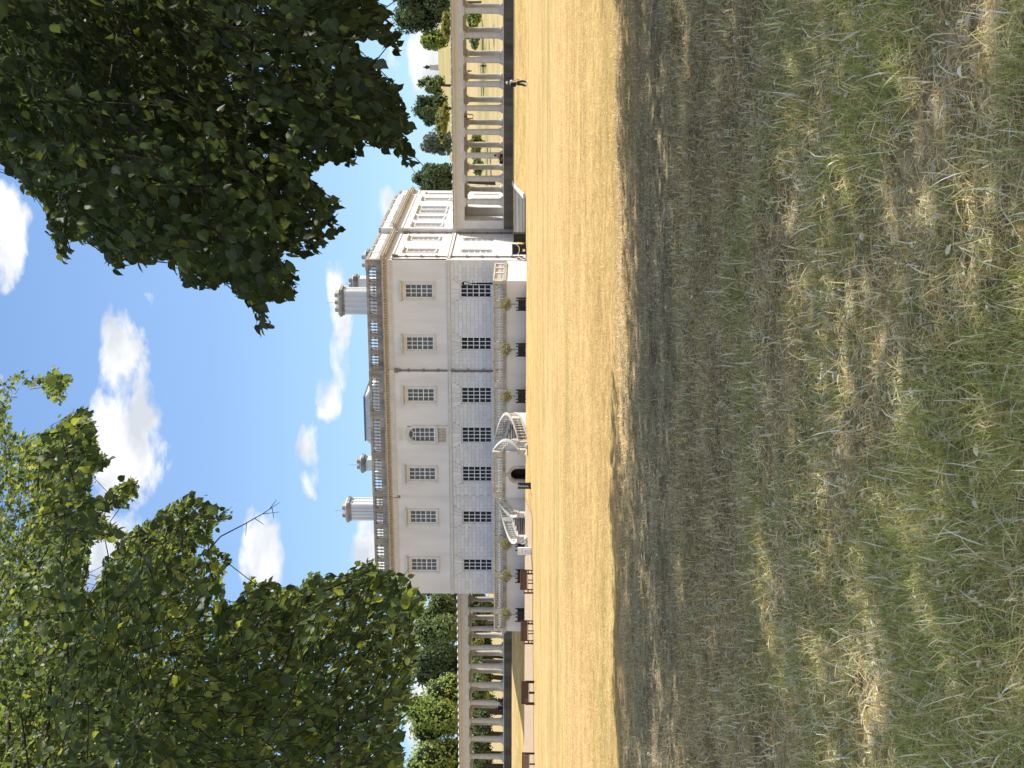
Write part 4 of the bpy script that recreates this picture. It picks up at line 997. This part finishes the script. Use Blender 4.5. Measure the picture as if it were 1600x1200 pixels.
# ------------------------------------------------------------------ background trees
def far_tree(name, ix, iy, Y, rpx, hpx, c0, c1, label, cat='tree', n=None, core=True, group=None, trunk=True, gapy=1.0):
    c = onY(ix, iy, Y); dist = (c - EYE).dot(CF); k = dist / FPX
    rx = rpx * k; rz = hpx * k; g0 = gz(c.x, Y)
    t = empty(name, (c.x, Y, g0), label=label, cat=cat, group=group)
    cz = c.z - g0
    ls = max(.26, 2.7 * k); n = n or int(min(9000, 3.2 * (rpx * hpx) * math.pi / 2.7))
    # union of lobes
    nl = 18; lobes = []
    for i in range(nl):
        d = rng.normal(size=3); d /= np.linalg.norm(d); rr = rng.uniform(.35, .72)
        lobes.append((d * rr, rng.uniform(.28, .46)))
    P = []
    per = n // nl
    for lc, lr in lobes:
        d = rng.normal(size=(per, 3)); d /= np.linalg.norm(d, axis=1)[:, None]
        P.append(lc + d * (lr * rng.uniform(.72, 1.06, (per, 1))))
    P = np.concatenate(P); nn = len(P)
    nrm = P / np.maximum(np.linalg.norm(P, axis=1)[:, None], 1e-3)
    C = P * np.array([rx, rx, rz]) + np.array([0, 0, cz])
    keep = C[:, 2] > .4; C = C[keep]; nrm = nrm[keep]; nn = len(C)
    a = nrm + rng.normal(size=(nn, 3)) * .7; a /= np.linalg.norm(a, axis=1)[:, None]
    u = np.cross(a, rng.normal(size=(nn, 3))); u /= np.linalg.norm(u, axis=1)[:, None]; v = np.cross(a, u)
    s = ls * rng.uniform(.5, 1.25, (nn, 1))
    V = np.stack([C - u * s, C - v * s * .6, C + u * s, C + v * s * .6], 1).reshape(-1, 3)
    kk_ = rng.uniform(0, 1, (nn, 1)); colr = (1 - kk_) * np.array(c0) + kk_ * np.array(c1)
    npmesh('crown', V, np.arange(nn * 4).reshape(nn, 4), M['farleaf'], colr, t)
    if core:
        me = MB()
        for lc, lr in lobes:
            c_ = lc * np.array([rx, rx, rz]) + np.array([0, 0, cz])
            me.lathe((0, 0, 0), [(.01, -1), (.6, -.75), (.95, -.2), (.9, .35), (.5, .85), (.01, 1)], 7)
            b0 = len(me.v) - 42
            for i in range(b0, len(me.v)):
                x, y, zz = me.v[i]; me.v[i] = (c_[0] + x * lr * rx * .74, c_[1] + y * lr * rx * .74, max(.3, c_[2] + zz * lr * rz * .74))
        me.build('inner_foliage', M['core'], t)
    if trunk:
        MB().tube([(0, 0, -.5), (.2, .1, cz * .5), (0, 0, cz)], [max(.3, rx * .12), max(.25, rx * .1), .1], 7).build('trunk', M['bark'], t)
    return t
DK = ((.045, .068, .034), (.14, .185, .085)); MG = ((.08, .12, .05), (.23, .29, .11)); LG = ((.14, .21, .045), (.35, .42, .12)); BL = ((.08, .105, .075), (.18, .21, .14)); YL = ((.14, .16, .04), (.30, .30, .09))
far_tree('tree', 660, 8, 190, 55, 56, *DK, 'large dark tree at the right edge above the colonnade roof')
far_tree('tree', 680, 60, 200, 21, 27, *LG, 'light green round tree beside the dark hillside tree')
far_tree('shrub', 697, 38, 175, 26, 9, *YL, 'low yellow-green shrubs under the dark hillside tree', 'shrub', trunk=False)
far_tree('tree', 672, 170, 210, 29, 30, *DK, 'dark domed tree on the hill left of the statue')
far_tree('tree', 674, 134, 330, 19, 23, *MG, 'mid green tree on the hilltop just beside the statue')
far_tree('shrub', 692, 190, 150, 30, 12, *YL, 'pale yellow-green bushes below the domed hillside tree', 'shrub', trunk=False)
far_tree('tree', 686, 222, 170, 23, 32, *BL, 'grey-green airy tree between the two dark hillside trees', core=False)
far_tree('tree', 684, 285, 120, 36, 42, *DK, 'dark dense tree touching the right side of the house')
far_tree('shrub', 740, 28, 130, 22, 13, *LG, 'green bush seen through the outermost right colonnade bay', 'shrub', trunk=False)
far_tree('shrub', 742, 62, 150, 20, 10, *MG, 'olive bush seen between the second and third right columns', 'shrub', trunk=False)
far_tree('shrub', 744, 226, 160, 24, 12, *YL, 'straw-green bush seen behind the middle columns', 'shrub', trunk=False)
far_tree('shrub', 747, 262, 140, 18, 9, *MG, 'small green bush seen behind the seated person', 'shrub', trunk=False)
far_tree('tree', 700, 905, 120, 60, 55, *MG, 'green tree right behind the left corner of the house')
far_tree('tree', 690, 975, 92, 50, 56, *MG, 'tall mid green tree beyond the first left colonnade bays')
far_tree('tree', 690, 1035, 95, 42, 62, *DK, 'dark rounded tree behind the left colonnade roof')
far_tree('tree', 700, 1110, 70, 62, 82, *LG, 'bright green broad tree behind the left colonnade')
far_tree('tree', 690, 1200, 66, 60, 82, *LG, 'bright green tree cut by the left edge above the colonnade')
far_tree('tree', 748, 950, 110, 40, 30, *DK, 'dark wooded edge far behind the innermost left bays')
far_tree('tree', 744, 1025, 118, 44, 34, *MG, 'hazy green tree far behind the central left bays')
far_tree('tree', 744, 1100, 124, 44, 34, *DK, 'dark tree far behind the seated pair')
far_tree('tree', 744, 1180, 118, 50, 34, *MG, 'distant green tree behind the outermost left bays')
far_tree('tree', 745, 985, 60, 40, 20, *DK, 'low dark branches seen through the inner left bays', group=None)
far_tree('tree', 748, 1060, 56, 36, 22, *MG, 'small green tree seen through the middle left bays')
far_tree('tree', 750, 1150, 52, 50, 22, *DK, 'dark low tree seen through the outer left bays')
far_tree('shrub', 748, 1010, 40, 13, 10, *YL, 'sunlit yellow-green bush just behind the third left bay', 'shrub', trunk=False)
far_tree('tree', 690, 1290, 70, 70, 82, *MG, 'mid green tree further left beyond the colonnade') if False else None

# ------------------------------------------------------------------ near lime trees
RP = np.array([(0, 560), (40, 600), (100, 670), (150, 700), (180, 850), (215, 915), (245, 905), (230, 830), (290, 845), (340, 850), (370, 920), (410, 945), (450, 900), (500, 925), (560, 900), (610, 925), (640, 1000), (700, 1010), (745, 990), (790, 985), (830, 1050), (880, 1060), (890, 1150), (910, 1170), (940, 1130), (930, 1080), (920, 1030), (980, 1045), (1030, 1020), (1035, 975), (1010, 930), (960, 870), (1000, 880), (1060, 900), (1130, 860), (1130, 820), (1200, 820), (1200, 790), (1160, 770), (1195, 735), (1180, 690), (1110, 655), (1085, 640), (1075, 600), (1110, 590), (1110, 570), (1160, 560), (1215, 580), (1250, 570), (1245, 520), (1300, 480), (1310, 530), (1360, 510), (1400, 570), (1440, 600), (1460, 590), (1440, 550), (1400, 490), (1430, 460), (1410, 400), (1390, 340), (1385, 300), (1330, 270), (1300, 200), (1240, 170), (1230, 140), (1260, 130), (1320, 140), (1380, 200), (1395, 180), (1380, 130), (1340, 60), (1350, 30), (1300, 0), (1300, -60), (-60, -60), (-60, 560)], float) * .45
LP = np.array([(-60, 90), (20, 90), (60, 70), (110, 95), (160, 65), (205, 95), (170, 170), (140, 150), (110, 120), (60, 115), (20, 190), (40, 250), (120, 250), (190, 200), (235, 170), (270, 210), (275, 290), (315, 320), (310, 350), (270, 360), (250, 420), (290, 440), (320, 400), (380, 370), (400, 430), (330, 470), (270, 460), (310, 500), (355, 530), (320, 560), (265, 560), (240, 700), (265, 700), (300, 610), (370, 520), (430, 490), (470, 460), (510, 430), (575, 410), (575, 440), (620, 460), (670, 450), (670, 480), (610, 510), (605, 560), (620, 590), (665, 585), (655, 610), (630, 680), (640, 740), (680, 720), (710, 640), (720, 660), (740, 680), (770, 650), (790, 690), (850, 680), (880, 640), (930, 660), (990, 650), (1020, 605), (1060, 600), (1080, 640), (1165, 640), (1160, 680), (1190, 700), (1210, 720), (1200, 760), (1165, 780), (1190, 830), (1185, 900), (1170, 960), (1180, 990), (1140, 1100), (1150, 1170), (1130, 1260), (-60, 1260)], float) * .55 + np.array([0, 540])
def inpoly(P, x, y):
    ins = np.zeros(len(x), bool); n = len(P)
    for i in range(n):
        x1, y1 = P[i]; x2, y2 = P[(i + 1) % n]
        if y1 == y2: continue
        c = ((y1 > y) != (y2 > y)) & (x < (x2 - x1) * (y - y1) / (y2 - y1) + x1); ins ^= c
    return ins
nF, nR, nU = np.array(CF), np.array(CR), np.array(CU); nE = np.array(EYE)
def proj(P):
    v = P - nE; z = v @ nF; zz = np.where(z > .2, z, .2)
    return 800 - FPX * (v @ nU) / zz, 600 - FPX * (v @ nR) / zz, z
def unproj(ix, iy, d): return nE + d[:, None] * (nF + np.outer((600 - iy) / FPX, nR) + np.outer((800 - ix) / FPX, nU))
def camp(x, d, z=0): return nE + x * np.array(R0) + d * np.array(F0) + np.array([0, 0, z])
LEAF_V = np.array([(.03, 0, 0), (-.05, .17, .03), (.08, .37, .07), (.33, .49, .09), (.62, .40, .07), (.86, .17, .0), (1.10, 0, -.10), (.86, -.17, .0), (.62, -.40, .07), (.33, -.49, .09), (.08, -.37, .07), (-.05, -.17, .03), (.45, 0, -.04)])
LEAF_F = np.array([(12, i, (i + 1) % 12) for i in range(12)]); NLV = 13; NLF = 12
def unit(a): return a / np.maximum(np.linalg.norm(a, axis=1)[:, None], 1e-9)
def sprays(C, root, size, K=9, droop=.35, length=.42):
    """leaf frames for sprays centred on C growing away from root"""
    n = len(C); q = C * 1.9
    fld = np.stack([np.sin(q[:, 1] + 1.7 * np.sin(q[:, 2])), np.sin(q[:, 2] * 1.1 + 1.7 * np.sin(q[:, 0])), .6 * np.sin(q[:, 0] * 1.2 + 1.7 * np.sin(q[:, 1]))], 1)
    a = unit(C - root) * .7 + fld * .55 + rng.normal(size=(n, 3)) * .3; a[:, 2] -= droop; a = unit(a)
    s = unit(np.cross(a, np.array([0, 0, 1.]) + .45 * fld[:, [1, 2, 0]] + rng.normal(size=(n, 3)) * .15)); up = np.cross(s, a)
    t = np.linspace(-.5, .5, K)[None, :, None] + rng.normal(size=(n, K, 1)) * .05
    sg = np.where(np.arange(K) % 2 == 0, 1, -1)[None, :, None]
    Lk = length * (size / .075)
    P = C[:, None] + a[:, None] * t * Lk + s[:, None] * sg * .02 + rng.normal(size=(n, K, 3)) * .035 * (size / .075)
    d = a[:, None] * .55 + s[:, None] * sg * .75 + rng.normal(size=(n, K, 3)) * .35; d[..., 2] -= .35
    P = P.reshape(-1, 3); d = unit(d.reshape(-1, 3))
    nn = np.repeat(up, K, 0) + rng.normal(size=(n * K, 3)) * .42
    v = unit(np.cross(nn, d)); w_ = np.cross(d, v)
    sz = size * rng.uniform(.62, 1.25, n * K)
    return P, d, v, w_, sz, (C - a * Lk * .6, C + a * Lk * .5)
LEAF_SV = np.array([(0, 0, 0), (.2, .45, .07), (.7, .36, .05), (1.06, 0, -.08), (.7, -.36, .05), (.2, -.45, .07)]); LEAF_SF = np.array([(0, 1, 2), (0, 2, 3), (0, 3, 4), (0, 4, 5)])
def leafmesh(name, P, d, v, w_, sz, C, m, parent, kind='stuff', simple=False):
    LEAF_V, LEAF_F, NLV, NLF = (LEAF_SV, LEAF_SF, 6, 4) if simple else (globals()['LEAF_V'], globals()['LEAF_F'], 13, 12)
    n = len(P); V = P[:, None] + (d[:, None] * LEAF_V[None, :, :1] + v[:, None] * LEAF_V[None, :, 1:2] + w_[:, None] * LEAF_V[None, :, 2:3]) * sz[:, None, None]
    Fc = (LEAF_F[None] + (np.arange(n) * NLV)[:, None, None]).reshape(-1, 3)
    off_ = np.array(parent.location); return npmesh(name, V.reshape(-1, 3) - off_, Fc, m, np.repeat(C, NLF, 0), parent, kind)
one_leaf = bpy.data.meshes.new('leaf'); one_leaf.from_pydata([tuple(p) for p in LEAF_V], [], [tuple(f) for f in LEAF_F]); one_leaf.materials.append(M['leafS'])
def leafcol(n, dark=0., yel=.12):
    k = rng.uniform(0, 1, (n, 1)) ** 1.3
    c = (1 - k) * np.array([.046, .072, .026]) + k * np.array([.125, .170, .055])
    y = (rng.uniform(0, 1, n) < yel)[:, None]
    c = np.where(y, c * np.array([1.9, 1.6, 1.3]) + np.array([.02, .02, 0]), c)
    return c * (1 - dark)
def outside(P, margin=12):
    """leaves that stand clear of the open sky and lawn seen between the crowns"""
    x, y, z = proj(P); inf = (z > .2) & (x > -margin) & (x < 1600 + margin) & (y > -margin) & (y < 1200 + margin)
    jx = rng.normal(size=len(x)) * 4; jy = rng.normal(size=len(x)) * 4
    ok = inpoly(RP, x + jx, y + jy) | inpoly(LP, x + jx, y + jy)
    return ~inf | ok
def lime(label, trunk, height, layers, crown, nhid, singles=0, nlimb=14, yel=.10, lift=1.):
    """layers: (polygon, depth0, depth1, nsprays, leaf size); crown: (centre offset, radii) for foliage outside the view"""
    base = np.array([trunk[0], trunk[1], float(ground(trunk[0], trunk[1]))])
    t = empty('lime_tree', tuple(base), label=label, cat='tree')
    root = base + np.array([0, 0, height * .45]); allC = []; ends = []
    acc = [[], [], [], [], []]
    for poly, d0, d1, ns, size, sub in layers:
        bx0, by0 = poly.min(0); bx1, by1 = poly.max(0)
        x = rng.uniform(bx0, bx1, ns * 6); y = rng.uniform(by0, by1, ns * 6); ok = inpoly(poly, x, y)
        if sub: ok &= sub(x, y)
        x, y = x[ok][:ns], y[ok][:ns]
        dd = rng.uniform(0, 1, len(x)) ** .8 * (d1 - d0) + d0
        C = unproj(x, y, dd); q = C * 2.3
        th_ = np.sin(q[:, 0] + 2 * np.sin(q[:, 1] * .8)) + np.sin(q[:, 2] * 1.3 + 2 * np.sin(q[:, 0] * .7)); C = C[th_ + rng.normal(size=len(C)) * .5 > -.75]; allC.append(C)
        P, d, v, w_, sz, e = sprays(C, root, size); ok = outside(P) & outside(P + d * sz[:, None] * .6)
        ends.append(e)
        for L_, q in zip(acc, (P, d, v, w_, sz)): L_.append(q[ok])
    if nhid:
        co, cr_ = crown
        q = unit(rng.normal(size=(nhid, 3))) * (rng.uniform(.15, 1, (nhid, 1)) ** .45) * np.array(cr_) + base + np.array(co)
        P, d, v, w_, sz, e = sprays(q, root, .17, K=8); ok = outside(P, 60) & outside(P + d * .15, 60)
        x, y, z = proj(P); inf = (z > .2) & (x > -10) & (x < 1610) & (y > -10) & (y < 1210); ok &= ~inf
        hid = [a[ok] for a in (P, d, v, w_, sz)]; allC.append(q[rng.integers(0, nhid, 60)])
    A = [np.concatenate(a) for a in acc] if acc[0] else None
    if A is not None:
        x, y, z = proj(A[0]); infr = (x > 5) & (x < 1595) & (y > 5) & (y < 1195)
        if singles:
            cand = np.where(infr)[0]; cand = cand[np.argsort(z[cand] / A[4][cand])][:singles * 3]; pick = rng.permutation(cand)[:singles]
            for i in pick:
                o = bpy.data.objects.new('leaf', one_leaf); col.objects.link(o); o.parent = t
                s_ = A[4][i]; d, v, w_ = A[1][i] * s_, A[2][i] * s_, A[3][i] * s_; p = A[0][i] - base
                o.matrix_local = Matrix(((d[0], v[0], w_[0], p[0]), (d[1], v[1], w_[1], p[1]), (d[2], v[2], w_[2], p[2]), (0, 0, 0, 1)))
            keep = np.ones(len(z), bool); keep[pick] = False; A = [a[keep] for a in A]
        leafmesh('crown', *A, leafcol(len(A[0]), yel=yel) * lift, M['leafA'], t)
        tw = MB(); S0_ = np.concatenate([e[0] for e in ends]); S1_ = np.concatenate([e[1] for e in ends]); okt = outside(S0_, 0) & outside(S1_, 0)
        for a, b in list(zip(S0_[okt], S1_[okt]))[:3500]: tw.tube([a - base, b - base], .004, 3)
        tw.build('twigs', M['twig'], t, kind='stuff')
    if nhid: leafmesh('outer_foliage', *hid, leafcol(len(hid[0])), M['leafA'], t, simple=True)
    MB().tube([(0, 0, -.3), (.05, 0, height * .25), (0, .1, height * .5), (.1, 0, height * .9)], [.34, .27, .2, .05], 10).build('trunk', M['bark'], t, smooth=True)
    AC = np.concatenate(allC); pk = AC[rng.permutation(len(AC))[:nlimb]]
    for q in pk:
        q = q - base; h0 = min(height * .8, max(1.9, q[2] * .75 - .4)); p0 = np.array([0, 0, h0])
        pts = [p0, p0 * .5 + q * .5 + np.array([0, 0, .25 * np.linalg.norm(q - p0) * .6]), q * .8 + p0 * .2 + np.array([0, 0, .18]), q]
        pts = [p0 * (1 - s) ** 3 + 3 * pts[1] * s * (1 - s) ** 2 + 3 * pts[2] * s * s * (1 - s) + q * s ** 3 for s in np.linspace(0, 1, 9)]
        ch = [Vector(p) for p in pts]; x, y, z = proj(np.array(pts) + base); bad = (z > .2) & (x > 0) & (x < 1600) & (y > 0) & (y < 1200) & ~(inpoly(RP, x, y) | inpoly(LP, x, y))
        if bad.any(): continue
        r0 = .010 + .0055 * np.linalg.norm(q - p0)
        MB().tube(ch, [r0 * (1 - .85 * s) for s in np.linspace(0, 1, 9)], 6).build('limb', M['bark'], t, smooth=True)
    return t, base
# the big one on the right overhangs the view
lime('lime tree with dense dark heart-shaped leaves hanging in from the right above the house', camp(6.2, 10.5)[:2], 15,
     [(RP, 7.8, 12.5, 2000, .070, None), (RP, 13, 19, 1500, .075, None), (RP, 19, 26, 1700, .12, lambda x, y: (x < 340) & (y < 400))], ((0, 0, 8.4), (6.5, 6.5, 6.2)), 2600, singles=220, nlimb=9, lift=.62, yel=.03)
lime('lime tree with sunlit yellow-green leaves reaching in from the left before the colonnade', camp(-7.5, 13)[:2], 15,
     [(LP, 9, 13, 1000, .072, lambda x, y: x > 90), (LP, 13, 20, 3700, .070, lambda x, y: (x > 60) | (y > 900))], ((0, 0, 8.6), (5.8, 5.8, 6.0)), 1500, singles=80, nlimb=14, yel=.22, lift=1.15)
lime('taller lime tree with small leaves behind, filling the upper left against white cloud', camp(-8.5, 25)[:2], 19,
     [(LP, 20, 27, 3600, .078, lambda x, y: x < 300)], ((0, 0, 12), (6, 6, 6.5)), 700, nlimb=7, yel=.28, lift=1.2)
# limes of the same row standing to the right, outside the picture; their shade covers the near grass
for k, (x, d, h) in enumerate(((13.5, 17.5, 15), (15, 6.5, 16), (13, -4, 15))):
    lime(('lime tree of the same row just outside the right edge, shading the lawn', 'tall lime tree further right of the view whose shade covers the near grass', 'lime tree behind the viewer shading the nearest grass')[k], camp(x, d)[:2], h, [], ((0, 0, h * .6), (6.4, 6.4, 6.2)), (4600, 1300, 300)[k], nlimb=8)
# bare twig reaching into the sky from the left tree
p0 = at(330, 850, 10.); pts = [at(x, y, 10.) for x, y in ((318, 868), (345, 838), (380, 820), (410, 803), (437, 785))]
tb = MB().tube(pts, [.006, .005, .004, .003, .0015], 5)
for a, b in (((385, 817), (384, 838)), ((410, 803), (436, 800)), ((425, 793), (428, 810)), ((420, 797), (432, 781)), ((398, 810), (413, 820))): tb.tube([at(*a, 10.), at(*b, 10.)], [.003, .0015], 4)
t_l = [o for o in col.objects if o.name.startswith('lime_tree')][1]
o = tb.build('bare_twig', M['twig']); o.parent = t_l; o.matrix_parent_inverse = Matrix.Translation(-t_l.location)

# ------------------------------------------------------------------ grass
def blades(name, n, d0, d1, lenr, wid, lie, cols, wts, kind='stuff', pw=2., patch=0, zoff=0, seg=3):
    """grass blades on the ground between camera distances d0..d1"""
    u = rng.uniform(0, 1, n); d = (d0 ** pw + u * (d1 ** pw - d0 ** pw)) ** (1 / pw)
    x = rng.uniform(-.32, .32, n) * d + rng.normal(size=n) * .2
    P = nE[None, :2] + x[:, None] * np.array(R0)[None, :2] + d[:, None] * np.array(F0)[None, :2]
    pn = np.sin(P[:, 0] * 1.9 + 2 * np.sin(P[:, 1] * 1.1)) + np.sin(P[:, 1] * 2.7 + 1.5 * np.sin(P[:, 0] * 1.7 + 1)) + .7 * np.sin(P[:, 0] * 5.1 + P[:, 1] * 4.3)
    if patch:
        pn = pn - 1.6 * np.clip((d - (d0 + (d1 - d0) * .45)) / (d1 - d0) / .55, 0, 1)
        keep = pn + rng.normal(size=n) * .7 > patch; P = P[keep]; d = d[keep]; n = len(d); pn = pn[keep]
    z = gnear(P[:, 0], P[:, 1]) + zoff
    B = np.concatenate([P, z[:, None]], 1)
    az_ = rng.uniform(0, 2 * math.pi, n) ; 
    eli = np.where(rng.uniform(0, 1, n) < lie, rng.uniform(.02, .45, n), rng.uniform(.6, 1.45, n))
    Ln = rng.uniform(*lenr, n); bend = rng.uniform(-.9, -.1, n); tw = rng.normal(size=n) * .7
    h = np.stack([np.cos(az_), np.sin(az_), np.zeros(n)], 1); side = np.stack([-np.sin(az_), np.cos(az_), np.zeros(n)], 1)
    pts = [B + np.array([0, 0, .004])]; a = eli.copy(); cur = pts[0]; turn = az_.copy()
    for k in range(3):
        hh = np.stack([np.cos(turn), np.sin(turn), np.zeros(n)], 1)
        cur = cur + (hh * np.cos(a)[:, None] + np.array([0, 0, 1.]) * np.sin(a)[:, None]) * (Ln / 3)[:, None]; pts.append(cur); a = a + bend * .45; turn = turn + tw * .4
    w_ = (wid * rng.uniform(.6, 1.4, n) * (1 + d / 14))[:, None]
    gzv = [gnear(p[:, 0], p[:, 1]) + .003 for p in pts]
    pts = [np.concatenate([p[:, :2], np.maximum(p[:, 2], g_)[:, None]], 1) for p, g_ in zip(pts, gzv)]
    sv = unit(side + np.array([0, 0, 1.]) * rng.uniform(-.6, .6, (n, 1)))
    V = np.stack([pts[0] - sv * w_, pts[0] + sv * w_, pts[1] - sv * w_, pts[1] + sv * w_, pts[2] - sv * w_ * .75, pts[2] + sv * w_ * .75, pts[3], pts[3] + sv * w_ * .1], 1).reshape(-1, 3)
    q = np.array([(0, 1, 3, 2), (2, 3, 5, 4), (4, 5, 7, 6)] if seg == 3 else [(0, 1, 5, 4), (4, 5, 7, 6)]); Fc = (q[None] + (np.arange(n) * 8)[:, None, None]).reshape(-1, 4)
    ci = rng.choice(len(cols), n, p=np.array(wts) / sum(wts)); C = np.minimum(np.array(cols)[ci] * rng.uniform(.6, 1.3, (n, 1)), .85)
    return npmesh(name, V, Fc, M['blade'], np.repeat(C, len(q), 0), None, kind)
DRY = [(.80, .68, .40), (.62, .51, .27), (.85, .79, .58), (.34, .26, .13)]; GRN = [(.23, .29, .08), (.33, .39, .13), (.50, .50, .23)]
def gtag(o, label): o['label'] = label; o['category'] = 'grass'; return o
gtag(blades('dry_grass', 96000, 4.2, 14, (.03, .13), .0016, .78, DRY, (4, 4, 3, 2), pw=1.25), 'tangled dry straw-coloured grass close to the camera')
gtag(blades('green_grass', 60000, 4.2, 10.5, (.05, .13), .0010, .5, GRN, (4, 4, 3), pw=1.1, patch=-.7), 'greener thin grass blades in the nearest shaded strip')
gtag(blades('green_grass', 15000, 4.2, 6.8, (.06, .15), .0010, .35, [(.40, .47, .14), (.31, .38, .10), (.58, .58, .28)], (3, 3, 4), pw=.8, patch=-.3), 'lush yellow-green blades along the very front edge of the grass')
gtag(blades('straw_stalks', 9000, 4.3, 11, (.08, .20), .0019, .8, [(.84, .76, .52), (.74, .62, .36), (.86, .82, .66)], (4, 3, 3), pw=1.1, patch=-.8), 'long pale tangled straw stalks lying over the shaded grass')
gtag(blades('green_grass', 16000, 7.5, 18, (.04, .10), .0010, .6, GRN, (4, 3, 2), patch=.9, seg=2), 'sparse green grass patches among the dry turf in shade')
gtag(blades('dry_grass', 100000, 9.5, 21.5, (.025, .09), .0011, .75, [(.72, .61, .40), (.56, .47, .28), (.80, .74, .58), (.38, .31, .18)], (4, 4, 2, 2), seg=2), 'flattened dry grass under the tree shade')
SUNNY = [(.72, .54, .27), (.62, .45, .21), (.80, .66, .40), (.45, .32, .15)]
gtag(blades('dry_grass', 70000, 19.5, 48, (.02, .05), .0013, .6, SUNNY, (4, 4, 2, 2), pw=1.5, seg=2), 'short golden parched grass of the sunlit lawn')
# curled leaf litter and bracts
def litter(name, n, d0, d1, size, cols, pw=1.6):
    u = rng.uniform(0, 1, n); d = (d0 ** pw + u * (d1 ** pw - d0 ** pw)) ** (1 / pw); x = rng.uniform(-.30, .30, n) * d
    P = nE[None, :2] + x[:, None] * np.array(R0)[None, :2] + d[:, None] * np.array(F0)[None, :2]
    B = np.concatenate([P, (gnear(P[:, 0], P[:, 1]) + rng.uniform(.012, .04, n))[:, None]], 1)
    a = rng.uniform(0, 2 * math.pi, n); dd = unit(np.stack([np.cos(a), np.sin(a), rng.uniform(-.25, .35, n)], 1)); s = unit(np.cross(dd, np.array([0, 0, 1.]) + rng.normal(size=(n, 3)) * .6)); up = np.cross(s, dd)
    L_ = (size * rng.uniform(.6, 1.4, n))[:, None]; W = L_ * rng.uniform(.09, .22, (n, 1)); cv = L_ * rng.uniform(.0, .35, (n, 1))
    row = []
    for t_, wf in ((0, .15), (.3, 1), (.65, .9), (1, .08)):
        c = B + dd * L_ * t_ + up * cv * 4 * t_ * (1 - t_) * .5; row += [c - s * W * wf + up * W * wf * .6, c, c + s * W * wf + up * W * wf * .6]
    V = np.stack(row, 1).reshape(-1, 3); q = []
    for r_ in range(3):
        for c in range(2): i = r_ * 3 + c; q.append((i, i + 1, i + 4, i + 3))
    Fc = (np.array(q)[None] + (np.arange(n) * 12)[:, None, None]).reshape(-1, 4)
    C = np.array(cols)[rng.integers(0, len(cols), n)] * rng.uniform(.75, 1.2, (n, 1))
    return V, Fc, C
V, Fc, C = litter('leaf_litter', 7500, 4.5, 21, .040, [(.60, .54, .38), (.50, .45, .30), (.40, .28, .15), (.74, .70, .56), (.74, .70, .56)])
o = npmesh('leaf_litter', V, Fc, M['litter'], np.repeat(C, 6, 0), None, 'stuff'); o['label'] = 'small curled dry bracts scattered through the shaded grass'; o['category'] = 'leaf litter'
V, Fc, C = litter('fallen_leaf', 90, 4.7, 7.2, .045, [(1, 1, 1)])
for i in range(90):
    v = V[i * 12:(i + 1) * 12]; c = v.mean(0)
    me = bpy.data.meshes.new('fallen_leaf'); me.from_pydata([tuple(p - c) for p in v], [], [tuple(int(k) for k in f) for f in Fc[:6]]); me.materials.append(M['litter1'])
    o = bpy.data.objects.new('fallen_leaf', me); col.objects.link(o); o.location = c
    tag(o, 'curled pale dry leaf lying in the green and straw grass at the very front', 'fallen leaf', 'pale dry leaves fallen in the nearest grass')
